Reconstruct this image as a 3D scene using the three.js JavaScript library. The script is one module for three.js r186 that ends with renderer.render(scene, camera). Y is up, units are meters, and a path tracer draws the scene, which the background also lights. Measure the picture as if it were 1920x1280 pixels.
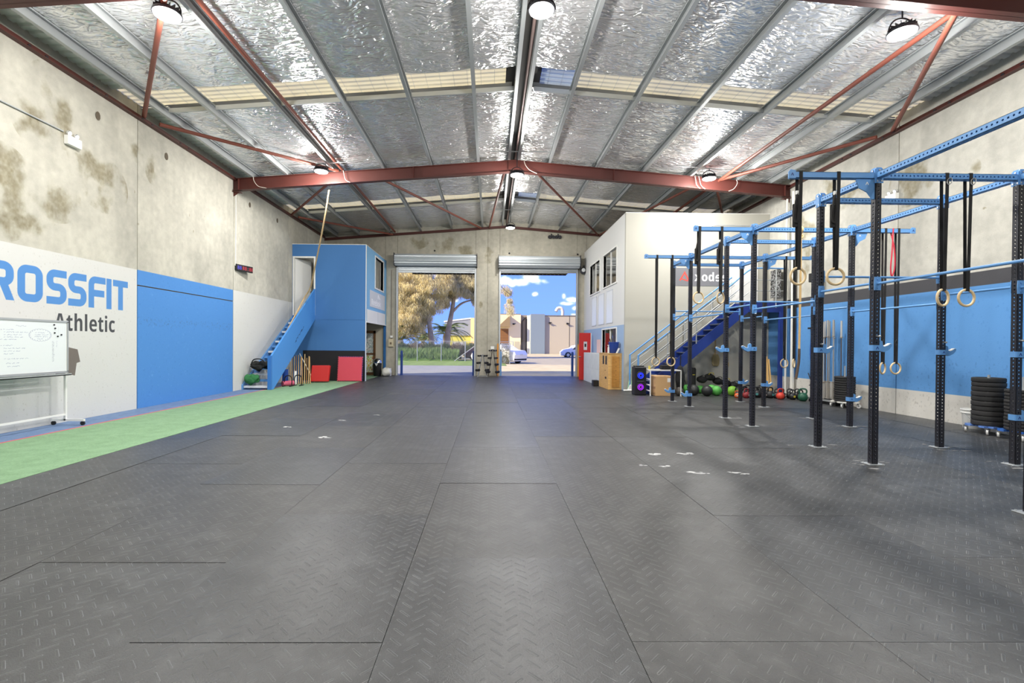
import * as THREE from 'three';
import { mergeGeometries } from 'three/addons/utils/BufferGeometryUtils.js';
import { RoundedBoxGeometry } from 'three/addons/geometries/RoundedBoxGeometry.js';
import { RectAreaLightUniformsLib } from 'three/addons/lights/RectAreaLightUniformsLib.js';
RectAreaLightUniformsLib.init();

// ---------- camera, sky, sun, exposure ----------
const scene = new THREE.Scene();
const camera = new THREE.PerspectiveCamera(2 * Math.atan(640 / 900.95) * 180 / Math.PI, 1.5, 0.05, 600);
camera.position.set(0, 1.52, 0);
camera.up.set(-0.00756, 0.99994, -0.00734);
camera.lookAt(0.01286, 1.52 - 0.00724, -0.99989);
camera.setViewOffset(1920, 1280, 29.1, -11.8, 1920, 1280);
const renderer = new THREE.WebGLRenderer({ antialias: true });
renderer.toneMapping = THREE.LinearToneMapping;
renderer.toneMappingExposure = 1.0;
renderer.shadowMap.enabled = true;
const LAMP_POWER = 540, LAMP_GLOW = 27, SUN_POWER = 8.5, SKY_POWER = 1.9;
const sun = new THREE.DirectionalLight(0xfff0d6, SUN_POWER);
sun.position.set(-42, 30, 20 - 20); sun.target.position.set(0, 0, -20);
sun.castShadow = true; sun.shadow.mapSize.set(2048, 2048);
Object.assign(sun.shadow.camera, { left: -70, right: 70, top: 70, bottom: -70, near: 1, far: 220 });
scene.add(sun, sun.target);

// ---------- random and noise ----------
let seed = 7;
const rnd = () => { seed = (seed + 0x6d2b79f5) | 0; let t = Math.imul(seed ^ (seed >>> 15), 1 | seed); t = (t + Math.imul(t ^ (t >>> 7), 61 | t)) ^ t; return ((t ^ (t >>> 14)) >>> 0) / 4294967296; };
const rr = (a, b) => a + (b - a) * rnd();
const LAT = new Float32Array(65536); for (let i = 0; i < 65536; i++) LAT[i] = rnd();
const vn = (x, y, px = 256, py = 256) => {          // value noise, periodic over px by py cells
  const ix = Math.floor(x), iy = Math.floor(y); let fx = x - ix, fy = y - iy; fx = fx * fx * (3 - 2 * fx); fy = fy * fy * (3 - 2 * fy);
  const x0 = ((ix % px) + px) % px, x1 = (x0 + 1) % px, y0 = ((iy % py) + py) % py, y1 = (y0 + 1) % py;
  const a = LAT[(y0 & 255) * 256 + (x0 & 255)], b = LAT[(y0 & 255) * 256 + (x1 & 255)], c = LAT[(y1 & 255) * 256 + (x0 & 255)], d = LAT[(y1 & 255) * 256 + (x1 & 255)];
  return a + (b - a) * fx + (c - a) * fy + (a - b - c + d) * fx * fy;
};
const fbm = (x, y, o = 4, px = 256, py = 256) => { let s = 0, a = 0.5, n = 0; for (let i = 0; i < o; i++) { s += a * vn(x + i * 17 % px, y + i * 31 % py, px, py); n += a; a *= 0.5; x *= 2; y *= 2; px *= 2; py *= 2; } return s / n; };
const clamp = (v, a = 0, b = 1) => Math.min(b, Math.max(a, v));
const sst = (a, b, v) => { const t = clamp((v - a) / (b - a)); return t * t * (3 - 2 * t); };

// ---------- sky: air and clouds in every direction ----------
{
  const W = 3072, H = 1536, data = new Uint8Array(W * H * 4);
  const px = (u, v, w, h) => [Math.atan((u - 919) / 901), Math.atan((645 - v) / 901), w / 901, h / 901];
  const puffs = [px(990, 521, 26, 13), px(976, 527, 18, 9), px(946, 527, 13, 9), px(1002, 527, 18, 7), px(957, 534, 7, 5), px(1071, 563, 13, 4), px(1062, 570, 14, 3), px(1076, 578, 8, 4), px(1002, 552, 5, 3), px(850, 565, 9, 4), px(845, 545, 10, 6), px(1055, 555, 3, 5), px(1072, 590, 7, 2)];
  for (let i = 0; i < 150; i++) { const a = rr(-Math.PI, Math.PI), e = rr(0.03, 1.1), s = rr(0.02, 0.07) * (0.6 + e); if (Math.abs(a) < 0.26 && e < 0.25) continue; for (let k = 0; k < 4; k++) puffs.push([a + rr(-1.6, 1.6) * s, e + rr(-0.3, 0.3) * s, s * rr(0.5, 1), s * rr(0.2, 0.4)]); }
  const cov = new Float32Array(W * H);
  for (const [az, el, w, h] of puffs) {
    const cx = ((az - Math.PI / 2) / (2 * Math.PI) + 0.5) * W, cy = (el / Math.PI + 0.5) * H, rx = w / (2 * Math.PI) * W * 1.5 / Math.cos(el), ry = h / Math.PI * H * 1.5;
    for (let y = Math.max(H / 2, Math.floor(cy - ry)); y < Math.min(H, cy + ry); y++) for (let x = Math.floor(cx - rx); x < cx + rx; x++) {
      const q = Math.hypot((x - cx) / rx, (y - cy) / ry); if (q >= 1) continue;
      const n = fbm(x * 0.11, y * 0.2, 4), i = y * W + ((x % W) + W) % W, v = sst(0.28, 0.72, (1 - q) * 0.9 + (n - 0.5) * 1.1);
      cov[i] = Math.max(cov[i], v);
    }
  }
  for (let y = 0; y < H; y++) {
    const el = ((y + 0.5) / H - 0.5) * Math.PI, t = sst(-0.02, 0.55, el), g = el < 0 ? [150, 158, 165] : [112 - 42 * t, 150 - 46 * t, 236 - 16 * t];
    for (let x = 0; x < W; x++) { const i = (y * W + x) * 4, c = cov[y * W + x]; data[i] = g[0] + (250 - g[0]) * c; data[i + 1] = g[1] + (250 - g[1]) * c; data[i + 2] = g[2] + (253 - g[2]) * c; data[i + 3] = 255; }
  }
  const t = new THREE.DataTexture(data, W, H); t.colorSpace = THREE.SRGBColorSpace; t.magFilter = t.minFilter = THREE.LinearFilter; t.mapping = THREE.EquirectangularReflectionMapping; t.needsUpdate = true;
  scene.background = t; scene.backgroundIntensity = SKY_POWER;
}

// ---------- helpers ----------
const used = {};
const numbered = (n) => { used[n] = (used[n] ?? -1) + 1; return used[n] ? n + '_' + String(used[n]).padStart(3, '0') : n; };
const clean = (g) => { if (g.index) g = g.toNonIndexed(); for (const k of Object.keys(g.attributes)) if (!['position', 'normal', 'uv'].includes(k)) g.deleteAttribute(k); g.clearGroups(); return g; };
const merge = (l) => { l = [].concat(l).map(clean); return l.length === 1 ? l[0] : mergeGeometries(l); };
function muv(g) {                                    // uv in metres from the way each face points
  g = clean(g); const p = g.attributes.position, n = g.attributes.normal, uv = new Float32Array(p.count * 2);
  for (let i = 0; i < p.count; i++) { const ax = Math.abs(n.getX(i)), ay = Math.abs(n.getY(i)), az = Math.abs(n.getZ(i)); const [u, v] = ax >= ay && ax >= az ? [-p.getZ(i), p.getY(i)] : ay >= az ? [p.getX(i), -p.getZ(i)] : [p.getX(i), p.getY(i)]; uv[i * 2] = u; uv[i * 2 + 1] = v; }
  g.setAttribute('uv', new THREE.BufferAttribute(uv, 2)); return g;
}
const V = (x, y, d) => new THREE.Vector3(x, y, -d);
const bx = (x0, x1, y0, y1, d0, d1) => muv(new THREE.BoxGeometry(Math.abs(x1 - x0), Math.abs(y1 - y0), Math.abs(d1 - d0)).translate((x0 + x1) / 2, (y0 + y1) / 2, -(d0 + d1) / 2));
const rb = (x0, x1, y0, y1, d0, d1, r = 0.01, s = 2) => muv(new RoundedBoxGeometry(Math.abs(x1 - x0), Math.abs(y1 - y0), Math.abs(d1 - d0), s, r).translate((x0 + x1) / 2, (y0 + y1) / 2, -(d0 + d1) / 2));
const cyl = (r0, r1, h, x = 0, y = 0, d = 0, s = 20) => new THREE.CylinderGeometry(r1, r0, h, s).translate(x, y + h / 2, -d);
function tb(p, q, r, s = 8, r2 = r) {                // round bar between two points [x, y, depth]
  const a = V(...p), b = V(...q), l = a.distanceTo(b), g = new THREE.CylinderGeometry(r2, r, l, s);
  return g.applyQuaternion(new THREE.Quaternion().setFromUnitVectors(new THREE.Vector3(0, 1, 0), b.clone().sub(a).normalize())).translate(...a.add(b).multiplyScalar(0.5).toArray());
}
function bar(p, q, w, h) {                           // square bar between two points
  const a = V(...p), b = V(...q), l = a.distanceTo(b), g = new THREE.BoxGeometry(w, h, l);
  const m = new THREE.Matrix4().lookAt(a, b, Math.abs(b.clone().sub(a).normalize().y) > 0.99 ? new THREE.Vector3(0, 0, 1) : new THREE.Vector3(0, 1, 0));
  return muv(g.applyMatrix4(m).translate(...a.add(b).multiplyScalar(0.5).toArray()));
}
const path = (pts, r, s = 8, n = 0, closed = false) => new THREE.TubeGeometry(new THREE.CatmullRomCurve3(pts.map((p) => V(...p)), closed, 'centripetal'), n || pts.length * 6, r, s, closed);
const lathe = (pts, s = 24) => new THREE.LatheGeometry(pts.map(([r, y]) => new THREE.Vector2(Math.max(r, 1e-4), y)), s);
function ext(pts, depth, bevel = 0, holes = []) {    // a drawn outline given thickness; lies in x, y and goes along +z
  const s = new THREE.Shape(pts.map((p) => new THREE.Vector2(...p)));
  for (const h of holes) s.holes.push(new THREE.Path(h.map((p) => new THREE.Vector2(...p))));
  return muv(new THREE.ExtrudeGeometry(s, { depth, bevelEnabled: bevel > 0, bevelSize: bevel, bevelThickness: bevel, bevelSegments: 2, curveSegments: 10 }));
}
const ORD = ['first', 'second', 'third', 'fourth', 'fifth', 'sixth', 'seventh', 'eighth', 'ninth', 'tenth', 'eleventh', 'twelfth', 'thirteenth', 'fourteenth', 'fifteenth', 'sixteenth', 'seventeenth', 'eighteenth', 'nineteenth', 'twentieth'];
const sh = (o) => { o.castShadow = o.receiveShadow = true; return o; };
function thing(name, label, category, [x, y, d] = [0, 0, 0], turn = 0, group) {
  const o = new THREE.Group(); o.name = numbered(name); o.position.set(x, y, -d); o.rotation.y = turn; o.userData = { label, category }; if (group) o.userData.group = group; scene.add(o); return o;
}
const struct = (name, label, at = [0, 0, 0]) => { const o = thing(name, label, undefined, at); delete o.userData.category; o.userData.kind = 'structure'; return o; };
function part(parent, name, geo, mat, label) { const m = sh(new THREE.Mesh(merge(geo), mat)); m.name = name; if (label) m.userData.label = label; parent.add(m); return m; }
function wpart(parent, name, geo, mat, label) {      // shapes given in room coordinates, hung under an unturned thing
  const g = merge(geo), o = new THREE.Vector3(); for (let p = parent; p && p !== scene; p = p.parent) o.add(p.position);
  return part(parent, name, g.translate(-o.x, -o.y, -o.z), mat, label);
}
function solo(name, label, category, geo, mat, group) { const g = merge(geo); g.computeBoundingBox(); const b = g.boundingBox, c = b.getCenter(new THREE.Vector3()); c.y = b.min.y; const m = sh(new THREE.Mesh(g.translate(-c.x, -c.y, -c.z), mat)); m.position.copy(c); m.name = numbered(name); m.userData = { label, category }; if (group) m.userData.group = group; scene.add(m); return m; }
function dup(o, [x, y, d], turn, label, group) { const c = o.clone(); c.name = numbered(o.name.replace(/_\d{3}$/, '')); c.userData = { ...o.userData }; c.position.set(x, y, -d); if (turn !== undefined) c.rotation.y = turn; if (label) c.userData.label = label; if (group) c.userData.group = group; scene.add(c); return c; }
const C = (r, g, b) => new THREE.Color().setRGB(r / 255, g / 255, b / 255, THREE.SRGBColorSpace);
const mat = (c, roughness = 0.6, metalness = 0, more = {}) => new THREE.MeshStandardMaterial({ color: Array.isArray(c) ? C(...c) : c, roughness, metalness, ...more });
const phys = (c, roughness, more) => new THREE.MeshPhysicalMaterial({ color: C(...c), roughness, ...more });
function tex(w, h, f, srgb = true) {                 // texture from a function of pixel (row 0 at v = 0) returning [r, g, b] or a grey
  const d = new Uint8Array(w * h * 4); for (let y = 0; y < h; y++) for (let x = 0; x < w; x++) { const c = f(x, y), i = (y * w + x) * 4; if (c.length) { d[i] = c[0]; d[i + 1] = c[1]; d[i + 2] = c[2]; } else d[i] = d[i + 1] = d[i + 2] = c; d[i + 3] = 255; }
  const t = new THREE.DataTexture(d, w, h); t.wrapS = t.wrapT = THREE.RepeatWrapping; t.magFilter = THREE.LinearFilter; t.minFilter = THREE.LinearMipmapLinearFilter; t.generateMipmaps = true; if (srgb) t.colorSpace = THREE.SRGBColorSpace; t.needsUpdate = true; return t;
}
const tile = (t, sx, sy = sx, ox = 0, oy = 0) => { const c = t.clone(); c.repeat.set(1 / sx, 1 / sy); c.offset.set(ox, oy); c.needsUpdate = true; return c; };
function canvas(w, h, draw) { const c = document.createElement('canvas'); c.width = w; c.height = h; draw(c.getContext('2d'), w, h); const t = new THREE.CanvasTexture(c); t.colorSpace = THREE.SRGBColorSpace; return t; }

// ---------- shared materials ----------
const grainT = tex(256, 256, (x, y) => 110 + 90 * fbm(x / 8, y / 8, 3, 32, 32), false);
const M = {
  rafter: mat([82, 38, 32], 0.5), brace: mat([124, 66, 52], 0.5), galv: mat([172, 176, 177], 0.42, 0.4), zinc: mat([176, 180, 182], 0.45, 0.4),
  blueSteel: mat([98, 152, 210], 0.42), navy: mat([28, 52, 128], 0.4), blackSteel: mat([40, 40, 46], 0.38, 0.1), bolt: mat([190, 192, 195], 0.3, 0.9),
  rubber: mat([30, 30, 31], 0.75), rubber2: mat([38, 37, 38], 0.7), webbing: mat([38, 37, 37], 0.9), wood: mat([222, 196, 152], 0.5), white: mat([232, 232, 228], 0.5),
  whitePaint: mat([222, 220, 212], 0.7), offWall: mat([172, 170, 160], 0.75), blueWall: mat([62, 114, 172], 0.72, 0, { bumpMap: tile(grainT, 0.4), bumpScale: 0.002 }), steel: mat([190, 190, 188], 0.3, 0.9), black: mat([20, 20, 22], 0.6), darkGrey: mat([62, 64, 68], 0.7),
  red: mat([196, 36, 34], 0.55), pink: mat([205, 72, 88], 0.8), glass: phys([255, 255, 255], 0.02, { transmission: 1, thickness: 0, ior: 1.5 }), ply: null, plastic: mat([238, 238, 234], 0.45), chrome: mat([210, 212, 214], 0.15, 1), green: mat([84, 168, 74], 0.55), lime: mat([120, 176, 52], 0.55),
};

// ================= the hall =================
const XL = -7.95, XR = 9.33, RX = 0.69, DB = 23.1, DF = -9.2, SL = 0.079;
const yR = (x) => 7.42 - SL * Math.abs(x - RX);      // underside of the roof foil; rafters' tops are 0.2 lower
const JOINTS = [-9.2, -5.2, -1.17, 2.87, 6.9, 10.92, 14.95, 18.99, 23.1];
const SKYL = [[-5.9, -5.1], [2.13, 2.97], [10.2, 11.02], [18.5, 19.4]];
const RAFT = [-1.15, 6.9, 14.95];

// ---- floor: slab and rubber mats with a raised tread ----
const floor = struct('floor', 'warehouse floor laid with black rubber mats');
wpart(floor, 'slab', bx(XL - 0.15, XR + 0.15, -0.2, -0.016, DF - 0.15, DB + 0.25), mat([86, 84, 80], 0.85));
const matH = (x, y) => {                             // tread: columns of short bars leaning one way, then the other, staggered; 14 by 14 to the 1.2 m tile
  const p = 1024 / 14, i = Math.floor(x / p), s = i % 2 ? 1 : -1, yy = y + (i % 2 ? p / 2 : 0), j = Math.floor(yy / p), dx = x - (i + 0.5) * p, dy = yy - (j + 0.5) * p, a = (dx + s * dy) * 0.7071, b = (dx - s * dy) * 0.7071;
  const q = Math.max(Math.abs(a) - 31, 0), e = Math.hypot(q, b); return 1 - sst(3, 6.5, e);
};
const treadB = tex(1024, 1024, (x, y) => 50 + 150 * matH(x, y) + 60 * (fbm(x / 4, y / 4, 2, 256, 256) - 0.5), false);
const treadC = (k) => tex(1024, 1024, (x, y) => {
  const h = matH(x, y), n = fbm(x / 128, y / 128, 5, 8, 8), f = LAT[(x * 7 + y * 131 + k * 977) & 65535], dust = sst(0.45, 0.75, fbm(x / 90 + 3 * k, y / 90, 4, 1024 / 90 | 0, 1024 / 90 | 0));
  const worn = h > 0.03 && h < 0.9 ? 44 : 0, v = 58 + 16 * (n - 0.5) + 10 * dust + worn + 22 * (f - 0.5) + (f > 0.9988 ? 60 : 0); return [v * 0.985, v, v * 1.01];
});
const matMats = [0, 1, 2].map((k) => { const t = treadC(k); return [0, 1, 2].map((j) => mat([[255, 255, 255], [240, 241, 243], [250, 248, 245]][j], [0.45, 0.41, 0.47][j], 0, { map: tile(t, 1.2), bumpMap: tile(treadB, 1.2), bumpScale: 0.0035 })); }).flat();
{
  const cols = [-5.15, -4.359, -3.085, -1.811, -0.537, 0.737, 2.011, 3.285, 4.559, 5.833, 7.107, 8.381, XR], off = [7.61, 4.206, 5.158, 2.436, 5.242, 2.444, 4.269, 7.09, 5.5, 4.9, 6.2, 5.1];
  const tilt = [0, 0.0015, -0.0015, 0.003, 0.001];
  for (let c = 0; c < 12; c++) {
    const ds = []; for (let d = off[c] - 1.83 * 8; d < DB; d += 1.83) if (d > -3) ds.push(d); ds.push(DB + 0.12);
    let p = -3; for (const d of ds) { if (d - p > 0.2) { const x0 = cols[c] + 0.0015, x1 = cols[c + 1] - 0.0015, g = bx(x0, x1, -0.016, tilt[Math.floor(rnd() * 5)], p + 0.0015, d - 0.0015), ox = rnd(), oy = rnd(); const uv = g.attributes.uv; for (let i = 0; i < uv.count; i++) uv.setXY(i, uv.getX(i) + Math.round(ox * 14) * 1.2 / 14, uv.getY(i) + Math.round(oy * 14) * 1.2 / 14); wpart(floor, 'rubber_mat', g, matMats[Math.floor(rnd() * 9)]); } p = d; }
  }
  wpart(floor, 'rubber_mat', bx(-5.147, XR, -0.016, 0, DF, -3.003), matMats[0]);
  const chalk = mat([205, 205, 205], 0.95), dusty = mat([128, 128, 128], 0.95);
  for (const bx0 of [4.98, 6.85]) for (const bd of [6.17, 7.22, 9.05, 10.1, 11.93]) for (let k = 0; k < 9; k++) { const pts = [], r0 = rr(0.012, 0.045), a0 = rr(0, 6); for (let i = 0; i < 7; i++) { const r = r0 * rr(0.4, 1); pts.push([Math.cos(a0 + i * 0.9) * r * 2.2, Math.sin(a0 + i * 0.9) * r]); } const q = rr(0, 6.28), w = rr(0.12, 0.34); wpart(floor, 'chalk_smudge', ext(pts, 0.0006).rotateX(-Math.PI / 2).translate(bx0 + Math.cos(q) * w * 1.2, 0.0026, -bd + Math.sin(q) * w * 0.8), dusty); }
  for (const [x, d, s] of [[2.24, 6.69, 0.11], [2.31, 6.65, 0.07], [2.76, 6.7, 0.09], [2.82, 6.68, 0.06], [2.48, 5.72, 0.09], [2.56, 5.66, 0.1], [2.93, 5.73, 0.07], [3.02, 5.67, 0.06], [1.95, 6.06, 0.05], [2.2, 6.0, 0.06], [-2.73, 7.75, 0.1], [-2.6, 7.74, 0.07], [-3.64, 8.7, 0.06], [-2.9, 9.5, 0.07], [-2.4, 10.2, 0.06]]) {
    for (let k = 0; k < 5; k++) { const n = 9, a0 = rr(0, 6), r0 = s * rr(0.15, 0.5), pts = []; for (let i = 0; i < n; i++) { const a = a0 + i / n * 6.283, r = r0 * rr(0.45, 1); pts.push([Math.cos(a) * r * 1.6, Math.sin(a) * r * 0.8]); } const g = ext(pts, 0.0008).rotateX(-Math.PI / 2).translate(x + rr(-1, 1) * s, 0.0028, -d + rr(-1, 1) * s * 0.6); wpart(floor, 'chalk_smudge', g, chalk); }
  }
}
// ---- turf lane, blue strip and its red line ----
const turfT = tex(512, 512, (x, y) => { const n = fbm(x / 64, y / 64, 4, 8, 8), f = LAT[(x * 13 + y * 517) & 65535], g = fbm(x / 3, y / 9, 2, 170, 57); return [114 + 18 * n + 24 * (g - 0.5) + 22 * (f - 0.5), 148 + 18 * n + 26 * (g - 0.5) + 22 * (f - 0.5), 112 + 18 * n + 20 * (g - 0.5) + 14 * (f - 0.5)]; });
const turfMat = mat([255, 255, 255], 0.95, 0, { map: tile(turfT, 1.1), bumpMap: tile(grainT, 0.12), bumpScale: 0.008 });
solo('turf_lane', 'green artificial turf running lane between the black mats and blue strip', 'turf', [bx(-7.2, -5.152, -0.016, 0.006, DF, DB - 0.02), bx(XL + 0.006, -7.2, -0.016, 0.005, 19.5, DB - 0.06)], turfMat);
const stripT = tex(512, 512, (x, y) => { const n = fbm(x / 50, y / 50, 4, 10, 10), f = LAT[(x * 29 + y * 613) & 65535]; return [84 + 30 * n + 24 * (f - 0.5), 108 + 30 * n + 24 * (f - 0.5), 146 + 26 * n + 20 * (f - 0.5)]; });
const stripTh = thing('floor_strip', 'blue textured floor strip along the foot of the painted wall', 'floor strip', [-7.6, 0, 10]);
wpart(stripTh, 'strip', bx(XL + 0.003, -7.245, -0.016, 0.008, DF + 0.01, 19.5), mat([255, 255, 255], 0.85, 0, { map: tile(stripT, 0.8) }));
wpart(stripTh, 'edge_line', bx(-7.245, -7.2, -0.016, 0.0085, DF, 19.5), mat([205, 92, 102], 0.8), 'thin red line along the strip');

// ---- concrete walls of tilt-up panels, painted below ----
const wallPx = (u, v) => { const d = -XL * 901 / (919.4 - u); return [d, 1.52 + (645 - (919 - u) * 0.0077 - v) * d / 901]; };
const stains = [[95, 165, 20, 34], [125, 232, 26, 44], [72, 226, 26, 46], [15, 322, 34, 44], [22, 392, 30, 52], [112, 372, 34, 40], [202, 350, 34, 44], [172, 302, 26, 32], [262, 285, 11, 20], [290, 320, 11, 24], [60, 420, 40, 20], [190, 222, 6, 9], [318, 298, 4, 6], [5, 112, 10, 14], [110, 130, 8, 14]].map(([u, v, a, b]) => { const [d, y] = wallPx(u, v), k = d / 901; return [d, y, a * k * 1.15 / 0.8, b * k]; });
const rightStains = [[10.6, 5.2, 0.5, 0.45], [13.2, 5.9, 0.6, 0.3], [12.4, 5.6, 0.9, 0.4], [9.2, 5.0, 0.12, 0.15], [14.3, 4.6, 0.5, 0.9]];
const backStains = [[-2.2, 6.2, 0.5, 0.45], [-1.2, 5.9, 0.5, 0.3], [-0.15, 5.8, 0.25, 0.35], [-3.6, 6.4, 0.5, 0.3], [-0.5, 3.4, 0.1, 0.2]];
function concrete(w, h, ppm, a0, paint, marks, tone = [1, 1, 1]) {   // a0: the panel's start along the wall; marks in wall metres
  return canvas(Math.round(w * ppm), Math.round(h * ppm), (g, W, H) => {
    const im = g.createImageData(W, H), d = im.data, ox = a0 * 3.1 + 50;
    for (let y = 0; y < H; y++) for (let x = 0; x < W; x++) {
      const mx = x / ppm, my = (H - y) / ppm, n = fbm(mx * 0.9 + ox, my * 0.9 + 9, 5), f = fbm(mx * 9 + ox, my * 9, 3), s = LAT[(x * 31 + y * 271) & 65535], st = fbm(mx * 5 + ox, my * 0.5, 3);
      let v = 1 + 0.26 * (n - 0.5) + 0.12 * (f - 0.5) + 0.05 * (s - 0.5) + 0.10 * (st - 0.5); let k = 0;
      for (const [md, mh, ra, rb2] of marks) { const q = Math.hypot((a0 + mx - md) / ra, (my - mh) / rb2); if (q < 1.2) k = Math.max(k, sst(0.28, 1.0, 0.95 - q * 0.62 + (fbm(mx * 3.2 + 7, my * 2.6, 6) - 0.5) * 1.9) * (0.55 + 0.7 * fbm(mx * 22, my * 18 + 5, 2))); }
      if (vn(mx * 6 + ox, my * 6) > 0.985 && s > 0.4) k = 1;
      const c = [186 * v * tone[0], 183 * v * tone[1], 171 * v * tone[2]], dk = [132 * v, 125 * v, 102 * v], i = (y * W + x) * 4;
      for (let j = 0; j < 3; j++) d[i + j] = c[j] + (dk[j] - c[j]) * k * 0.85; d[i + 3] = 255;
    }
    g.putImageData(im, 0, 0);
    if (paint) {
      const X = (m) => (m - a0) * ppm, Y = (m) => H - m * ppm; paint(g, X, Y, W, H, ppm);
    }
  });
}
const speck = (g, x, y, w, h, n, c) => { g.fillStyle = c; for (let i = 0; i < n; i++) { g.globalAlpha = rr(0.03, 0.25); g.fillRect(x + rnd() * w, y + rnd() * h, rr(1, 5), rr(1, 8)); } g.globalAlpha = 1; };
const PT = 3.135;
const roundStroke = (g, pts, w) => { g.lineWidth = w; g.lineJoin = 'round'; g.lineCap = 'butt'; g.beginPath(); pts.forEach((p, i) => { if (!i) g.moveTo(...p); else if (i < pts.length - 1) { const n = pts[i + 1]; g.arcTo(p[0], p[1], n[0], n[1], w * 0.75); } else g.lineTo(...p); }); g.stroke(); };
const paintLetters = (g, X, Y, W, H, k) => {
  g.fillStyle = 'rgb(208,208,205)'; g.fillRect(0, Y(PT), W, H); speck(g, 0, Y(PT), W, H - Y(PT), 1500, '#8d8a82'); speck(g, 0, Y(0.5), W, H, 300, '#77736a');
  g.strokeStyle = g.fillStyle = 'rgb(80,136,200)'; const w = 0.135 * k, b = 2.19, t = 2.82, m = 2.505, i = 0.0675;
  const L = (pts) => roundStroke(g, pts.map(([x, y]) => [X(x), Y(y)]), w);
  L([[7.66, t - i], [7.2 + i, t - i], [7.2 + i, b + i], [7.66, b + i]]);
  L([[7.7 + i, b], [7.7 + i, t - i], [8.12 - i, t - i], [8.12 - i, m - 0.02], [7.7 + i, m - 0.02]]); g.beginPath(); g.moveTo(X(7.86), Y(m)); g.lineTo(X(8.0), Y(m)); g.lineTo(X(8.13), Y(b)); g.lineTo(X(7.99), Y(b)); g.fill();
  L([[8.42, t - i], [8.64 - i, t - i], [8.64 - i, b + i], [8.18 + i, b + i], [8.18 + i, t - i], [8.44, t - i]]);
  for (const s of [8.71, 9.153]) L([[s + 0.41, t - i], [s + i, t - i], [s + i, m], [s + 0.41 - i, m], [s + 0.41 - i, b + i], [s, b + i]]);
  L([[10.03, t - i], [9.61 + i, t - i], [9.61 + i, b]]); L([[9.61 + i, m - 0.02], [10.0, m - 0.02]]);
  L([[10.12, b], [10.12, t]]); L([[10.226, t - i], [10.64, t - i]]); L([[10.433, t], [10.433, b]]);
  g.fillStyle = 'rgb(66,68,72)'; g.font = 'bold 100px sans-serif'; const tw = g.measureText('Athletic').width; g.save(); g.translate(X(8.86), Y(1.715)); g.scale((10.29 - 8.86) * k / tw, 0.0044 * k); g.fillText('Athletic', 0, 0); g.restore();
  g.fillStyle = 'rgb(112,104,98)'; g.beginPath(); g.moveTo(X(9.08), Y(1.42)); g.lineTo(X(9.36), Y(1.36)); g.lineTo(X(9.42), Y(1.12)); g.lineTo(X(9.34), Y(1.1)); g.lineTo(X(9.3), Y(0.86)); g.lineTo(X(9.1), Y(0.92)); g.fill();
};
const paintBlue = (g, X, Y, W, H) => { g.fillStyle = 'rgb(74,134,202)'; g.fillRect(0, Y(PT), W, H); speck(g, 0, Y(2.1), W, Y(1.9) - Y(2.1), 300, '#3c4a60'); speck(g, 0, Y(PT), W, H - Y(PT), 900, '#2f63a5'); speck(g, 0, Y(PT), W, H - Y(PT), 500, '#7fb0e0'); };
const paintWhite = (g, X, Y, W, H) => { g.fillStyle = 'rgb(210,210,206)'; g.fillRect(0, Y(PT), W, H); speck(g, 0, Y(PT), W, H - Y(PT), 500, '#9a968c'); };
const paintRight = (g, X, Y, W, H, k) => { g.fillStyle = 'rgb(66,66,70)'; g.fillRect(0, Y(2.98), W, H); g.fillStyle = 'rgb(88,144,202)'; g.fillRect(0, Y(2.71), W, H); speck(g, 0, Y(2.7), W, 2.1 * k, 700, '#3568a8'); speck(g, 0, Y(1.3), W, 0.7 * k, 260, '#2b4a7a'); g.fillStyle = 'rgb(208,205,198)'; g.fillRect(0, Y(0.575), W, H); speck(g, 0, Y(0.55), W, 0.55 * k, 400, '#6d6a64'); };
const wl = struct('wall_left', 'bare concrete panel wall, painted white and blue below'), wr = struct('wall_right', 'concrete panel wall with black band, blue paint and white skirting paint');
const HW = 6.86, grout = mat([96, 90, 80], 0.95);
wpart(wl, 'joint_filler', bx(XL - 0.2, XL - 0.02, -0.2, HW, DF, DB), grout); wpart(wr, 'joint_filler', bx(XR + 0.02, XR + 0.2, -0.2, HW, DF, DB), grout);
for (let i = 0; i < JOINTS.length - 1; i++) {
  const d0 = JOINTS[i], d1 = JOINTS[i + 1], w = d1 - d0, vis = i >= 4, ppm = i === 4 ? 240 : vis ? 150 : 40;
  for (const side of [0, 1]) {
    const paint = side ? paintRight : i === 4 ? paintLetters : i === 5 ? paintBlue : paintWhite;
    const t = concrete(w, HW, side && i === 4 ? 150 : ppm, d0, paint, side ? rightStains : stains, side ? [0.98, 0.985, 1.0] : [1, 1, 1]);
    t.repeat.set(1 / w, 1 / HW); t.offset.set(-d0 / w, 0);
    const x = side ? XR : XL, s = side ? 1 : -1, g = [];
    if (!side && i === 5) { g.push(bx(x, x + s * 0.15, 0, 2.775, d0 + 0.012, d1 - 0.012), bx(x, x + s * 0.15, 2.8, HW, d0 + 0.012, d1 - 0.012)); } else g.push(bx(x, x + s * 0.15, 0, HW, d0 + 0.012, d1 - 0.012));
    wpart(side ? wr : wl, 'concrete_panel', g, mat([255, 255, 255], 0.85, 0, { map: t, bumpMap: tile(grainT, 0.5), bumpScale: 0.002 }));
  }
}
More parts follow.
